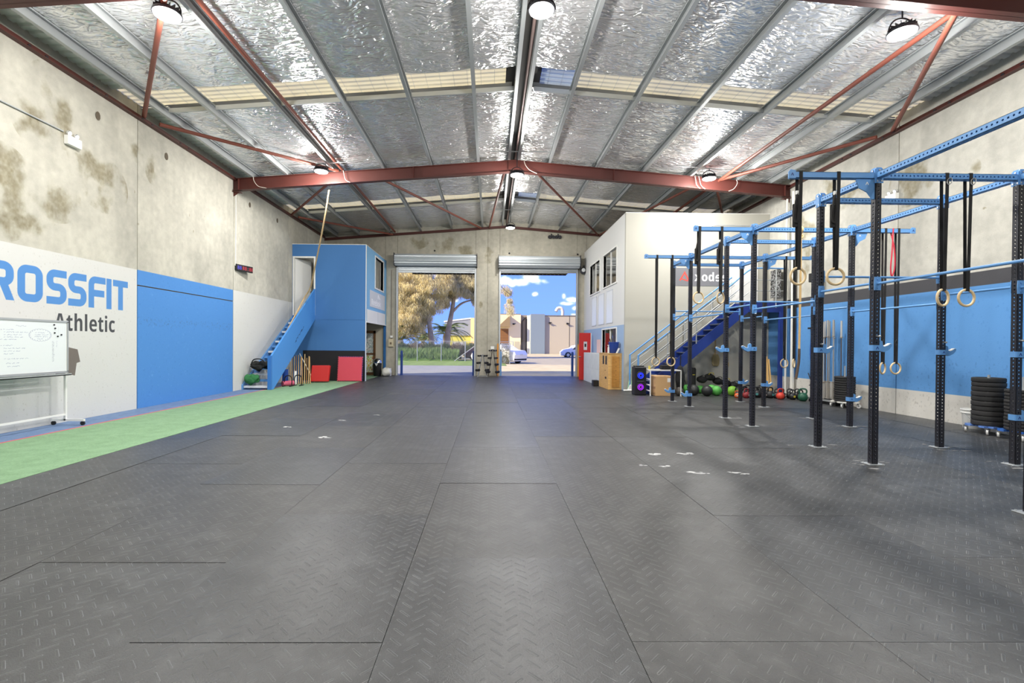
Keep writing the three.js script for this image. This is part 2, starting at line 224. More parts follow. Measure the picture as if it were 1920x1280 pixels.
// back wall with two door openings; front wall behind the camera
const DOORS = [[-4.47, -0.73], [0.43, 4.14]], DH = 5.05;
const wb = struct('wall_back', 'concrete end wall with two tall door openings'), wf = struct('wall_front', 'plain concrete end wall');
{
  const W = XR - XL, t = concrete(W, 7.9, 92, XL, null, backStains, [0.94, 0.93, 0.91]); t.repeat.set(1 / W, 1 / 7.9); t.offset.set(-XL / W, 0);
  const m = mat([255, 255, 255], 0.88, 0, { map: t, bumpMap: tile(grainT, 0.5), bumpScale: 0.002 });
  const panel = (x0, x1, y0, top) => { const pts = [[x0, y0]]; pts.push([x1, y0]); if (top) pts.push([x1, top], [x0, top]); else { pts.push([x1, yR(x1) + 0.125]); if (x0 < RX && x1 > RX) pts.push([RX, yR(RX) + 0.125]); pts.push([x0, yR(x0) + 0.125]); } return muv(ext(pts, 0.22).translate(0, 0, -DB - 0.22)); };
  const e = 0.006;
  for (const [x0, x1, y0] of [[XL - 0.15, -5.05, 0], [-5.05, -4.47, 0], [-4.47, -0.73, DH], [-0.73, -0.15, 0], [-0.15, 0.43, 0], [0.43, 4.14, DH], [4.14, 4.6, 0], [4.6, XR + 0.15, 0]]) wpart(wb, 'concrete_panel', panel(x0 + e, x1 - e, y0), m);
  wpart(wb, 'joint_filler', [-0.15, -5.05, 4.6].map((x) => bx(x - 0.02, x + 0.02, 0, yR(x), DB + 0.03, DB + 0.2)).concat([bx(-4.47 - 0.01, -4.47 + 0.01, DH, yR(-4.47), DB + 0.03, DB + 0.2), bx(-0.74, -0.72, DH, yR(-0.7), DB + 0.03, DB + 0.2), bx(0.42, 0.44, DH, yR(0.4), DB + 0.03, DB + 0.2), bx(4.13, 4.15, DH, yR(4.1), DB + 0.03, DB + 0.2)]), grout);
  wpart(wf, 'concrete_panel', ext([[XL - 0.15, -0.2], [XR + 0.15, -0.2], [XR + 0.15, yR(XR) + 0.12], [RX, yR(RX) + 0.12], [XL - 0.15, yR(XL) + 0.12]], 0.2).translate(0, 0, -DF), mat([196, 190, 174], 0.9));
  for (const [x, y] of [[-2.7, 5.98], [0.88, 5.89], [4.17, 5.87]]) wpart(wb, 'anchor_hole', new THREE.CylinderGeometry(0.045, 0.045, 0.02, 10).rotateX(Math.PI / 2).translate(x, y, -DB), M.black);
}
// tilt-up lifting recesses in the left wall
for (const [u, v] of [[190, 223], [316, 297], [470, 386], [521, 415], [4, 118]]) { const [d, y] = wallPx(u, v); wpart(wl, 'lifting_recess', new THREE.CylinderGeometry(0.05, 0.06, 0.02, 9).rotateZ(Math.PI / 2).scale(1, 1.5, 1).translate(XL + 0.002, y, -d), mat([96, 86, 72], 0.9)); }

// ---- roof: sheets, foil, skylights ----
const ceil = struct('ceiling', 'low-pitched roof lined with crinkled silver foil between purlins');
function slab(x0, x1, d0, d1, lift, t) {
  const g = new THREE.BoxGeometry(x1 - x0, t, d1 - d0).translate((x0 + x1) / 2, t / 2, -(d0 + d1) / 2), p = g.attributes.position;
  for (let i = 0; i < p.count; i++) p.setY(i, p.getY(i) + yR(p.getX(i)) + lift); g.computeVertexNormals(); return muv(g);
}
const SEG = []; { let p = DF - 0.2; for (const [a, b] of SKYL) { SEG.push([p, a]); p = b; } SEG.push([p, DB + 0.22]); }
const PUR = [-7.37, -6.32, -4.85, -3.38, -1.91, -0.45, 0.5, 0.88, 1.83, 3.29, 4.76, 6.23, 7.7, 8.75];
const sheetMat = mat([226, 229, 226], 0.55, 0.1), ridgeMat = mat([74, 72, 70], 0.7), roofMat = mat([186, 188, 186], 0.6);
for (const [a, b] of SEG) for (const [x0, x1] of [[XL - 0.4, RX], [RX, XR + 0.4]]) wpart(ceil, 'roof_sheet', slab(x0, x1, a, b, 0.12, 0.05), roofMat);
wpart(ceil, 'ridge_capping', [slab(0.45, RX, DF, DB, 0.1, 0.015), slab(RX, 0.93, DF, DB, 0.1, 0.015)], ridgeMat);
wpart(ceil, 'ridge_flashing', SKYL.map(([a, b]) => [slab(0.3, RX, a, b, 0.12, 0.05), slab(RX, 1.08, a, b, 0.12, 0.05)]).flat(), ridgeMat);
function corrugated(x0, x1, d0, d1, pitch, amp, lift) {   // ribs run down the slope
  const n = Math.round((d1 - d0) / pitch) * 8, pos = [], idx = [];
  for (let i = 0; i <= n; i++) { const d = d0 + (d1 - d0) * i / n, ph = (i % 8) / 8, h = lift + amp * (ph < 0.5 ? sst(0, 0.15, ph) * (1 - sst(0.35, 0.5, ph)) : 0); for (const x of [x0, x1]) pos.push(x, yR(x) + h, -d); if (i) { const k = i * 2; idx.push(k - 2, k - 1, k, k - 1, k + 1, k); } }
  const g = new THREE.BufferGeometry(); g.setAttribute('position', new THREE.Float32BufferAttribute(pos, 3)); g.setIndex(idx); g.setAttribute('uv', new THREE.Float32BufferAttribute(new Float32Array(pos.length / 3 * 2), 2)); const f = g.toNonIndexed(); f.computeVertexNormals(); return f;
}
for (const [a, b] of SEG) { wpart(ceil, 'eave_sheet', corrugated(XL, -7.35, Math.max(a, DF), Math.min(b, DB), 0.19, 0.035, 0.05), sheetMat); wpart(ceil, 'eave_sheet', corrugated(8.73, XR, Math.max(a, DF), Math.min(b, DB), 0.19, 0.035, 0.05), sheetMat); }
const foilB = tex(1024, 1024, (x, y) => {             // creases run across the slope; 2.6 m tile
  const w = 3 * fbm(x / 128, y / 128, 3, 8, 8), r = (a, b, px, py) => 1 - Math.abs(2 * fbm(a, b, 3, px, py) - 1);
  const h = 0.55 * Math.pow(r(x / 256 + w * 0.3, y / 64 + w, 4, 16), 2.2) + 0.3 * Math.pow(r(x / 85.33 + w * 0.4, y / 26.95 + w, 12, 38), 2) + 0.22 * fbm(x / 32 + w, y / 20.48, 3, 32, 50); return clamp(h) * 235 + 8;
}, false);
const foilMat = mat([246, 247, 248], 0.2, 0.68, { bumpMap: tile(foilB, 2.6), bumpScale: 0.065 });
for (let i = 0; i < PUR.length - 1; i++) {
  if (PUR[i] === 0.5) continue;
  for (const [a0, b0] of SEG) {
    const a = Math.max(a0, DF), b = Math.min(b0, DB), x0 = PUR[i] + 0.004, x1 = PUR[i + 1] - 0.004, nx = 8, nd = Math.ceil((b - a) / 0.2), g = new THREE.PlaneGeometry(1, 1, nx, nd), p = g.attributes.position, uv = g.attributes.uv, ux = rr(0, 9), uy = rr(0, 9);
    for (let k = 0; k < p.count; k++) { const s = p.getX(k) + 0.5, t = p.getY(k) + 0.5, x = x0 + (x1 - x0) * s, d = a + (b - a) * t; p.setXYZ(k, x, yR(x) - 0.035 * Math.sin(Math.PI * s) + 0.05 * (fbm(x * 0.9 + i * 5, d * 1.6, 3) - 0.5) * Math.sin(Math.PI * s) + 0.01, -d); uv.setXY(k, x + ux, d + uy); }
    g.computeVertexNormals(); wpart(ceil, 'foil_panel', g, foilMat);
  }
}
const fibre = new THREE.MeshPhysicalMaterial({ color: C(242, 232, 182), roughness: 1, transmission: 0.44, thickness: 0 }), fibreBlue = new THREE.MeshPhysicalMaterial({ color: C(196, 208, 208), roughness: 1, transmission: 0.3, thickness: 0 });
SKYL.forEach(([a, b]) => {
  wpart(ceil, 'skylight_sheet', corrugated(XL - 0.05, 0.3, a, b, 0.168, 0.03, 0.1), fibre); wpart(ceil, 'skylight_sheet', corrugated(1.85, XR + 0.05, a, b, 0.168, 0.03, 0.1), fibre);
  wpart(ceil, 'skylight_patch', corrugated(1.08, 1.85, a, b, 0.168, 0.03, 0.1), fibreBlue, 'blue tinted end piece of the skylight');
  const wires = []; for (let x = XL + 0.2; x < XR; x += 0.3) if (x < 0.2 || x > 1.1) wires.push(tb([x, yR(x) + 0.07, a], [x, yR(x) + 0.07, b], 0.003, 4)); wpart(ceil, 'safety_wire', wires, M.zinc);
  const br = []; for (let i = 0; i < PUR.length - 1; i++) if (PUR[i] !== 0.5) for (const d of [b - 0.02]) { const x0 = PUR[i] + 0.07, x1 = PUR[i + 1]; br.push(bar([x0, yR(x0) - 0.05, d], [x1, yR(x1) - 0.05, d], 0.04, 0.1)); } wpart(ceil, 'bridging', br, M.zinc);
});

// ---- purlins, rafters, struts, braces ----
{
  const t = 0.006, prof = [[0, 0], [0.075, 0], [0.075, 0.022], [0.075 - t, 0.022], [0.075 - t, t], [t, t], [t, 0.2 - t], [0.075 - t, 0.2 - t], [0.075 - t, 0.178], [0.075, 0.178], [0.075, 0.2], [0, 0.2]];
  const L = DB - DF, geo = ext(prof, L), geoR = ext(prof.map(([x, y]) => [-x, y]).reverse(), L);
  for (const x of PUR) { const m = sh(new THREE.Mesh(x < RX ? geo : geoR, M.galv)); m.name = numbered('roof_purlin'); m.position.set(x, yR(x) - 0.2, -DB); m.userData = { label: 'long galvanised steel purlin, ' + ORD[PUR.indexOf(x)] + ' from the lettered wall, under the foil roof', category: 'purlin', group: 'galvanised purlins under the roof' }; scene.add(m); }
}
const rafterNames = ['dark red steel rafter in the front half of the hall', 'dark red steel rafter over the lettered wall and the open end of the rig', 'dark red steel rafter carrying the tied climbing rope'];
RAFT.forEach((d, n) => {
  const o = thing('roof_rafter', rafterNames[n], 'rafter', [RX, 6.5, d]), H = 0.36, w = 0.085, tf = 0.014, tw = 0.006;
  for (const s of [-1, 1]) {
    const xe = s < 0 ? XL : XR, beam = (y0, y1, hw) => { const g = new THREE.BoxGeometry(Math.abs(xe - RX), y1 - y0, hw * 2).translate((xe + RX) / 2, (y0 + y1) / 2, -d), p = g.attributes.position; for (let i = 0; i < p.count; i++) p.setY(i, p.getY(i) + yR(p.getX(i)) - 0.2); g.computeVertexNormals(); return muv(g); };
    wpart(o, 'web', beam(-H, 0, tw), M.rafter); wpart(o, 'flange', beam(-tf, 0, w), M.rafter); wpart(o, 'flange', beam(-H, -H + tf, w), M.rafter);
    for (const f of [0.02, 0.36, 0.98]) { const x = RX + (xe - RX) * f; wpart(o, 'stiffener', bx(x - 0.006, x + 0.006, yR(x) - 0.55, yR(x) - 0.215, d - 0.08, d + 0.08), M.rafter); }
    wpart(o, 'seat_bracket', [bx(xe, xe - s * 0.22, yR(xe) - 0.6, yR(xe) - 0.585, d - 0.1, d + 0.1), ext([[0, 0], [-s * 0.2, 0], [0, -0.14]], 0.012).translate(xe, yR(xe) - 0.59, -d)], M.rafter);
  }
});
{ const o = scene.children.filter((c) => c.name.startsWith('roof_rafter'))[2], cab = mat([214, 206, 196], 0.6), e = 14.95 - 0.1; for (const [x, k] of [[-7.3, 0.5], [-4.55, 0.25], [6.3, 0.2], [6.42, 0.25], [7.6, -0.3], [1.0, 0.5]]) wpart(o, 'cable', path([[x, yR(x) - 0.19, e], [x + 0.02, yR(x) - 0.3, e - 0.01], [x + k * 0.3, yR(x) - 0.48, e - 0.01], [x + k * 0.8, yR(x + k * 0.8) - 0.57, e]], 0.009, 6, 24), cab); }
const angle = (name, label, segs) => { const o = thing(name, label, 'steel angle', segs[0][0]); for (const [p, q, s] of segs) wpart(o, 'angle', [bar(p, q, 0.012, 0.13), bar([p[0] + s[0] * 0.05, p[1] - 0.06, p[2] + s[1] * 0.05], [q[0] + s[0] * 0.05, q[1] - 0.06, q[2] + s[1] * 0.05], 0.1, 0.012)], M.rafter); return o; };
const aL = angle('wall_angle', 'dark red steel angle bolted along the top of the lettered wall', [[[XL + 0.01, 6.56, DF], [XL + 0.01, 6.56, DB], [1, 0]]]);
const aR = angle('wall_angle', 'dark red steel angle bolted along the top of the wall behind the rig', [[[XR - 0.01, 6.5, DF], [XR - 0.01, 6.5, DB], [-1, 0]]]);
const aB = angle('gable_angle', 'dark red steel angle following the gable above the roller doors', [[[XL, yR(XL) - 0.27, DB - 0.02], [RX, yR(RX) - 0.27, DB - 0.02], [0, -1]], [[RX, yR(RX) - 0.27, DB - 0.02], [XR, yR(XR) - 0.27, DB - 0.02], [0, -1]]]);
for (const [o, x, s] of [[aL, XL, 1], [aR, XR, -1]]) { const bolts = []; for (let d = 3; d < DB; d += 1.34) for (const e of [0, 0.32]) bolts.push(new THREE.CylinderGeometry(0.03, 0.03, 0.03, 8).rotateZ(Math.PI / 2).translate(x + s * 0.02, o === aL ? 6.56 : 6.5, -d - e)); wpart(o, 'bolt', bolts, M.blackSteel); }
const brace = (p, q, r, label, group) => solo('roof_brace', label, 'brace', tb(p, q, r, 10), M.brace, group);
for (const [x, y, l] of [[-4.6, 6.86, 'dark red tube strut running along the roof on the lettered wall side'], [7.1, 6.68, 'dark red tube strut running along the roof on the rig side'], [0.74, 7.27, 'pinkish grey tube strut running in the ridge gap of the roof']]) solo('roof_strut', l, 'strut', tb([x, y, DF + 0.01], [x, y, DB - 0.01], x === 0.74 ? 0.034 : 0.045, 10), x === 0.74 ? mat([150, 128, 122], 0.45, 0.3) : M.brace);
const yb = (x) => yR(x) - 0.3;
brace([XL + 0.1, 6.6, 10.98], [-4.7, yb(-4.7) - 0.1, 7.0], 0.045, 'red tube brace from the lettered wall to the rafter over the lettering');
brace([XL + 0.3, 6.52, 11.2], [-4.7, yb(-4.7) + 0.1, 14.8], 0.045, 'red tube brace from the lettered wall joint to the rope rafter');
brace([XR - 0.1, 6.52, 10.98], [6.85, yb(6.85) - 0.1, 7.0], 0.045, 'red tube brace from the rig wall to the rafter over the rig end');
brace([XR - 0.3, 6.45, 11.2], [7.1, yb(7.1) + 0.05, 14.8], 0.045, 'red tube brace from the rig wall joint to the rope rafter');
brace([XL + 0.1, 6.56, 19.05], [-5.0, yb(-5) - 0.1, 15.1], 0.042, 'red tube brace above the blue office stairs');
brace([XL + 0.3, 6.5, 19.2], [-4.7, yb(-4.7) + 0.02, 23.0], 0.042, 'orange red tube brace above the blue office roof');
brace([-3.5, yb(-3.5) - 0.1, 15.1], [-0.5, yb(-0.5) + 0.04, 23.0], 0.042, 'red tube brace ending on the gable over the door by the blue office');
brace([0.42, yb(0.42) - 0.1, 15.1], [-0.1, yb(-0.1) + 0.04, 23.0], 0.042, 'red tube brace beside the ridge gap ending over the door pillar joint');
brace([1.35, yb(1.35) - 0.1, 15.1], [5.1, yb(5.1) + 0.04, 23.0], 0.042, 'red tube brace from the ridge to the gable beside the white office');
brace([6.5, yb(6.5) - 0.05, 15.1], [5.2, yb(5.2) + 0.04, 23.0], 0.042, 'red tube brace above the white office front edge');
brace([7.1, yb(7.1) - 0.1, 15.1], [XR - 0.1, 6.5, 19.0], 0.042, 'short red tube brace dropping behind the white office top');

// ---- high bay lamps ----
const lampBody = lathe([[0, 0.14], [0.05, 0.14], [0.06, 0.08], [0.12, 0.065], [0.195, 0.04], [0.205, 0.0], [0.195, -0.006], [0.185, 0]], 28), lampFins = []; for (let i = 0; i < 16; i++) lampFins.push(new THREE.BoxGeometry(0.12, 0.05, 0.006).translate(0.12, 0.085, 0).rotateY(i / 16 * 6.283));
const lampGlow = mat([255, 255, 255], 0.4, 0, { emissive: new THREE.Color(1, 0.98, 0.95), emissiveIntensity: 14 });
const lampAt = [[-4.96, 6.5, 7.42, 'bright high bay lamp hung over the lettered wall'], [0.75, 6.66, 7.42, 'bright high bay lamp under the ridge gap level with the lettered wall'], [6.36, 6.4, 7.42, 'bright high bay lamp hung above the open end of the rig'], [-5.0, 6.55, 14.2, 'bright high bay lamp on the rope rafter beside the climbing rope'], [0.75, 6.53, 14.25, 'bright high bay lamp at the apex of the rope rafter'], [6.45, 6.48, 14.2, 'bright high bay lamp on the rope rafter toward the white office'], [0.81, 6.46, 20.4, 'bright high bay lamp on the gable above the door pillar'],
  [-4.96, 6.5, -0.6, 'high bay lamp in the front half on the lettered wall side'], [0.75, 6.66, -0.6, 'high bay lamp at the ridge in the front half'], [6.36, 6.4, -0.6, 'high bay lamp in the front half on the rig side']];
for (const [x, y, d, label] of lampAt) {
  const o = thing('high_bay_lamp', label, 'lamp', [x, y, d]);
  part(o, 'housing', [lampBody.clone(), ...lampFins.map((g) => g.clone())], M.blackSteel); part(o, 'diffuser', lathe([[0.186, 0], [0.18, -0.02], [0.13, -0.035], [0, -0.04]], 28), lampGlow, 'glowing white diffuser disc');
  const top = yR(x) - 0.19 - y; part(o, 'bracket', [new THREE.TorusGeometry(0.21, 0.012, 6, 20, Math.PI).translate(0, 0.02, 0), cyl(0.012, 0.012, Math.max(0.02, top - 0.22), 0, 0.22, 0, 8)], M.blackSteel);
  part(o, 'mounting_bar', bar([-0.95, top + SL * 0.95 * (x < RX ? -1 : 1) * (Math.abs(x - RX) < 0.2 ? 0 : 1), 0], [0.95, top - SL * 0.95 * (x < RX ? -1 : 1) * (Math.abs(x - RX) < 0.2 ? 0 : 1), 0], 0.04, 0.02), M.galv);
  const l = new THREE.RectAreaLight(0xfffcf7, LAMP_POWER * (d > 20 ? 0.6 : 1), 0.32, 0.32); l.position.set(0, -0.05, 0); l.rotation.x = -Math.PI / 2; l.name = 'lamp_light'; const s = new THREE.PointLight(0xfffcf7, LAMP_GLOW * (d > 20 ? 0.5 : 1)); s.position.set(0, -0.12, 0); s.castShadow = true; s.shadow.radius = 8; s.name = 'lamp_side_light'; o.add(l, s);
}

// ---- roller doors ----
const slatMat = mat([198, 205, 209], 0.38, 0.4);
DOORS.forEach(([x0, x1], n) => {
  const o = struct('door_' + (n + 1), n ? 'rolled-up grey steel roller door beside the white office' : 'rolled-up grey steel roller door beside the blue office', [(x0 + x1) / 2, DH, DB]);
  const y = n ? 5.42 : 5.47, r = 0.27, lob = []; for (let i = 0; i <= 96; i++) { const a = i / 96 * 6.283; lob.push([(r + 0.018 * Math.cos(a * 13)) * Math.cos(a), (r + 0.018 * Math.cos(a * 13)) * Math.sin(a)]); }
  wpart(o, 'rolled_curtain', ext(lob, x1 - x0 + 0.1).rotateY(Math.PI / 2).translate(x0 - 0.05, y, -DB + 0.34), slatMat);
  for (let k = 0; k < (n ? 3 : 4); k++) { const yy = y - 0.2 - k * 0.09; wpart(o, 'curtain_slat', [bx(x0, x1, yy - 0.075, yy, DB - 0.075, DB - 0.06), tb([x0, yy - 0.08, DB - 0.07], [x1, yy - 0.08, DB - 0.07], 0.016, 8)], slatMat); }
  wpart(o, 'bottom_rail', bx(x0, x1, DH - 0.075, DH - 0.02, DB - 0.1, DB - 0.04), M.zinc);
  for (const s of [-1, 1]) { const x = s < 0 ? x0 : x1; wpart(o, 'end_bracket', [bx(x + s * 0.06, x + s * 0.08, y - 0.3, y + 0.3, DB - 0.62, DB), new THREE.CylinderGeometry(0.3, 0.3, 0.015, 20).rotateZ(Math.PI / 2).translate(x + s * 0.07, y, -DB + 0.34)], M.blackSteel); wpart(o, 'guide_track', [bx(x - 0.045, x + 0.045, 0, DH + 0.1, DB - 0.12, DB - 0.1), bx(x + s * 0.035, x + s * 0.045, 0, DH + 0.1, DB - 0.12, DB), bx(x - 0.045, x + 0.045, 0, DH + 0.1, DB - 0.01, DB)], M.zinc); }
});
{ // bollards and yellow guards by the door jambs
  for (const [x, d, l] of [[-4.36, 23.7, 'dark blue door bollard beside the electrical box jamb'], [-0.82, 23.7, 'dark blue door bollard beside the chrome dumbbell tree'], [0.5, 23.7, 'pale blue door bollard beside the orange pillar guard'], [4.06, 23.7, 'dark blue door bollard beside the orange jamb guard']]) solo('door_bollard', l, 'bollard', [cyl(0.06, 0.06, 1.15, x, -0.03, d, 16), new THREE.SphereGeometry(0.06, 12, 6, 0, 6.3, 0, 1.6).translate(x, 1.12, -d)], mat(x > 0 && x < 1 ? [104, 158, 205] : [26, 62, 128], 0.5));
  for (const [x, h, l] of [[0.36, 1.55, 'orange jamb guard on the door pillar'], [4.22, 1.55, 'orange jamb guard beside the red door']]) solo('jamb_guard', l, 'guard', [bx(x - 0.04, x + 0.04, 0, h, DB - 0.14, DB - 0.12), bx(x + 0.03, x + 0.04, 0, h, DB - 0.2, DB - 0.12)], mat([214, 148, 62], 0.55));
}

// ---- small fittings on the walls ----
function emergency(x, y, d, turn, label) {
  const o = thing('emergency_light', label, 'emergency light', [x, y, d], turn); part(o, 'case', new RoundedBoxGeometry(0.3, 0.17, 0.09, 2, 0.012).translate(0, 0, 0.045), M.plastic);
  for (const s of [-1, 1]) { const h = part(o, 'lamp_head', lathe([[0, 0.05], [0.03, 0.05], [0.05, 0.02], [0.052, 0]], 14).rotateX(-Math.PI / 2 + 0.4).translate(s * 0.08, 0.13, 0.05), M.plastic); part(h, 'lens', new THREE.CircleGeometry(0.045, 14).rotateX(0.4).translate(s * 0.08, 0.128, 0.056), mat([235, 238, 240], 0.15)); } return o;
}
emergency(XL, 5.27, 9.2, Math.PI / 2, 'white twin-head emergency light at the end of the wall conduit'); emergency(XR, 4.98, 11.05, -Math.PI / 2, 'white twin-head emergency light on the concrete above the rig');
solo('wall_conduit', 'thin grey conduit leading to the emergency light on the lettered wall', 'conduit', tb([XL + 0.02, 5.36, 5], [XL + 0.02, 5.4, 9.02], 0.014, 8), M.zinc);
solo('wall_conduit', 'thin vertical conduit above the red digital clock', 'conduit', tb([XL + 0.02, 3.9, 15.03], [XL + 0.02, 6.1, 15.03], 0.018, 8), M.whitePaint);
{
  const o = thing('digital_clock', 'small black interval clock with red and blue digits on concrete wall', 'clock', [XL, 3.86, 15.4], Math.PI / 2 - 0.25);
  part(o, 'case', new RoundedBoxGeometry(0.72, 0.2, 0.05, 2, 0.01).translate(0, 0, 0.12), M.black);
  const dt = canvas(360, 100, (g, w, h) => { g.fillStyle = '#120c10'; g.fillRect(0, 0, w, h); g.font = 'bold 84px monospace'; g.fillStyle = '#3c3cc0'; g.fillText('88', 14, 80); g.fillStyle = '#b02430'; g.fillText('88:88', 128, 80); });
  part(o, 'display', new THREE.PlaneGeometry(0.68, 0.17).translate(0, 0, 0.1475), mat([255, 255, 255], 0.3, 0, { map: dt, emissiveMap: dt, emissive: new THREE.Color(1, 1, 1), emissiveIntensity: 0.3 }), 'dim red and blue digits');
  part(o, 'bracket', new THREE.BoxGeometry(0.05, 0.05, 0.1).translate(-0.3, 0, 0.06), M.white);
}
{
  const o = thing('gable_spotlight', 'pair of black twin spotlights under the gable steel', 'spotlight', [3.05, 6.72, DB - 0.05]);
  for (const c of [-0.16, 0.16]) { part(o, 'bracket', [new THREE.BoxGeometry(0.05, 0.14, 0.05).translate(c, 0.05, 0), new THREE.BoxGeometry(0.2, 0.02, 0.03).translate(c, 0, 0)], M.blackSteel); for (const s of [-1, 1]) part(o, 'lamp_head', [new THREE.TorusGeometry(0.07, 0.018, 8, 18).translate(c + s * 0.085, -0.05, 0.06), new THREE.CylinderGeometry(0.07, 0.04, 0.1, 14).rotateX(Math.PI / 2).translate(c + s * 0.085, -0.05, 0.02)], M.blackSteel); }
}
{
  const o = thing('flood_light', 'grey swivel security floodlight at the corner of the white office', 'floodlight', [4.4, 5.0, DB - 0.05]);
  part(o, 'head', [new THREE.SphereGeometry(0.16, 16, 12).translate(0, 0.05, 0.2)], M.darkGrey); part(o, 'lens', new THREE.CircleGeometry(0.09, 16).translate(-0.02, 0.06, 0.362), M.chrome); part(o, 'arm', new THREE.BoxGeometry(0.06, 0.3, 0.2).translate(0.05, 0.16, 0.1), M.darkGrey);
}
{
  const o = thing('electrical_box', 'beige electrical switch box on the jamb beside the blue office', 'switch box', [-4.75, 1.55, DB]);
  part(o, 'case', new RoundedBoxGeometry(0.24, 0.36, 0.1, 2, 0.01).translate(0, 0, 0.05), mat([206, 196, 168], 0.6)); part(o, 'switch', new THREE.BoxGeometry(0.08, 0.1, 0.04).translate(0, -0.02, 0.11), mat([120, 104, 84], 0.6)); part(o, 'conduit', [cyl(0.015, 0.015, 3.3, 0, 0.18, -0.02, 8)], mat([130, 120, 108], 0.6)); part(o, 'isolator', new THREE.BoxGeometry(0.12, 0.1, 0.08).translate(0.02, 0.3, 0.04), M.plastic);
}
solo('downpipe', 'white round downpipe beside the far rafter end on the rig wall', 'pipe', [tb([9.22, 0, 14.55], [9.22, 6.25, 14.55], 0.055, 14), tb([9.2, 0, 14.85], [9.2, 6.1, 14.85], 0.03, 10)], M.whitePaint);

// ---- whiteboard on a wheeled stand ----
{
  const o = thing('whiteboard', 'mobile whiteboard covered with handwriting in front of the lettered wall', 'whiteboard', [-7.68, 0, 7.6]);
  const wt = canvas(1500, 640, (g, w, h) => {
    g.fillStyle = 'rgb(226,231,233)'; g.fillRect(0, 0, w, h);
    const word = (x, y, n, s, c) => { g.strokeStyle = c; g.lineWidth = 2.2; g.beginPath(); let px = x; g.moveTo(x, y); for (let i = 0; i < n * 3; i++) { px += s * rr(0.16, 0.4); g.lineTo(px, y + rr(-0.55, 0.3) * s); } g.stroke(); return px + s * 0.7; };
    const line = (x, y, ns, s, c = '#7d86a8') => { for (const n of ns) x = word(x, y, n, s, c); };
    line(1010, 64, [5], 20, '#8f96b0');
    [[880, 110, [1, 1, 5]], [905, 140, [1, 5, 3, 2, 3]], [905, 172, [1, 4, 3, 2]], [905, 200, [1, 4, 3, 2]], [860, 230, [3, 2, 5]], [880, 300, [1, 1, 5]], [905, 335, [2, 2, 2, 3, 3]], [905, 368, [2, 3, 1, 3]], [905, 400, [3, 3]], [910, 460, [1, 2, 3, 2, 3, 2]], [925, 512, [3, 2, 2]], [935, 552, [2, 5]]].forEach(([x, y, n]) => line(x, y, n, 15));
    for (let r = 0; r < 3; r++) [[120, 110 + r * 170], [460, 120 + r * 160]].forEach(([x, y]) => { for (let k = 0; k < 4; k++) line(x, y + k * 32, [2, 4, 3, 3], 15); });
    g.strokeStyle = '#8a90ac'; g.lineWidth = 2.5; for (let i = 0; i < 22; i++) { const a = i / 22 * 6.283; g.beginPath(); g.arc(1235 + 96 * Math.cos(a), 168 + 66 * Math.sin(a), 14, a - 1.6, a + 1.6); g.stroke(); }
    line(1185, 140, [1, 5], 16); line(1180, 166, [4, 5], 16); line(1178, 192, [5, 4], 16); line(1205, 218, [4], 16);
    for (let i = 0; i < 16; i++) line(1352, 250 + i * 17, [2], 12, '#70768c'); for (let i = 0; i < 5; i++) line(1395, 250 + i * 17, [1], 12, '#9aa0b4');
    g.strokeStyle = '#b9bec8'; g.lineWidth = 1; for (let i = 0; i < 4; i++) { g.beginPath(); g.moveTo(1418 + i * 20, 50); g.lineTo(1418 + i * 20, 190); g.stroke(); }
  });
  const y0 = 0.97, y1 = 1.86, d0 = 5.9, d1 = 8.72, x = -7.6;
  wpart(o, 'board', bx(x - 0.02, x + 0.004, y0, y1, d0, d1), M.white);
  wpart(o, 'writing_surface', new THREE.PlaneGeometry(d1 - d0 - 0.04, y1 - y0 - 0.04).rotateY(Math.PI / 2).translate(x + 0.0055, (y0 + y1) / 2, -(d0 + d1) / 2), mat([255, 255, 255], 0.22, 0, { map: wt }), 'faint handwritten workout lists');
  wpart(o, 'frame', [bx(x - 0.02, x + 0.015, y1 - 0.015, y1 + 0.02, d0, d1 + 0.02), bx(x - 0.02, x + 0.015, y0 - 0.02, y0 + 0.015, d0, d1 + 0.02), bx(x - 0.02, x + 0.015, y0, y1, d1 - 0.005, d1 + 0.022), bx(x - 0.02, x + 0.015, y0, y1, d0 - 0.02, d0 + 0.005)], M.zinc);
  wpart(o, 'pen_tray', [bx(x, x + 0.09, y0 - 0.06, y0 - 0.045, d0, d1), bx(x + 0.08, x + 0.09, y0 - 0.06, y0 - 0.025, d0, d1)], M.zinc);
  wpart(o, 'marker_pen', [tb([x + 0.045, y0 - 0.035, 8.1], [x + 0.045, y0 - 0.035, 8.24], 0.01, 8), tb([x + 0.04, y0 - 0.035, 8.3], [x + 0.05, y0 - 0.035, 8.42], 0.01, 8), tb([x + 0.045, y0 - 0.033, 8.46], [x + 0.045, y0 - 0.033, 8.62], 0.014, 8)], M.black);
  for (const [dd, yy] of [[8.46, 1.8], [8.48, 1.74], [8.47, 1.66], [8.53, 1.6], [8.6, 1.63]]) wpart(o, 'magnet', new THREE.CylinderGeometry(0.013, 0.013, 0.012, 10).rotateZ(Math.PI / 2).translate(x + 0.012, yy, -dd), M.black);
  for (const d of [6.0, 8.74]) { wpart(o, 'post', bar([x - 0.04, 0.09, d], [x - 0.04, y1, d], 0.035, 0.035), M.white); wpart(o, 'foot', bar([x - 0.28, 0.1, d], [x + 0.3, 0.1, d], 0.035, 0.04), M.white); for (const e of [-0.25, 0.27]) wpart(o, 'castor', [new THREE.CylinderGeometry(0.036, 0.036, 0.03, 14).rotateX(Math.PI / 2).translate(x + e, 0.045, -d), cyl(0.012, 0.012, 0.05, x + e, 0.06, d, 8)], M.black); }
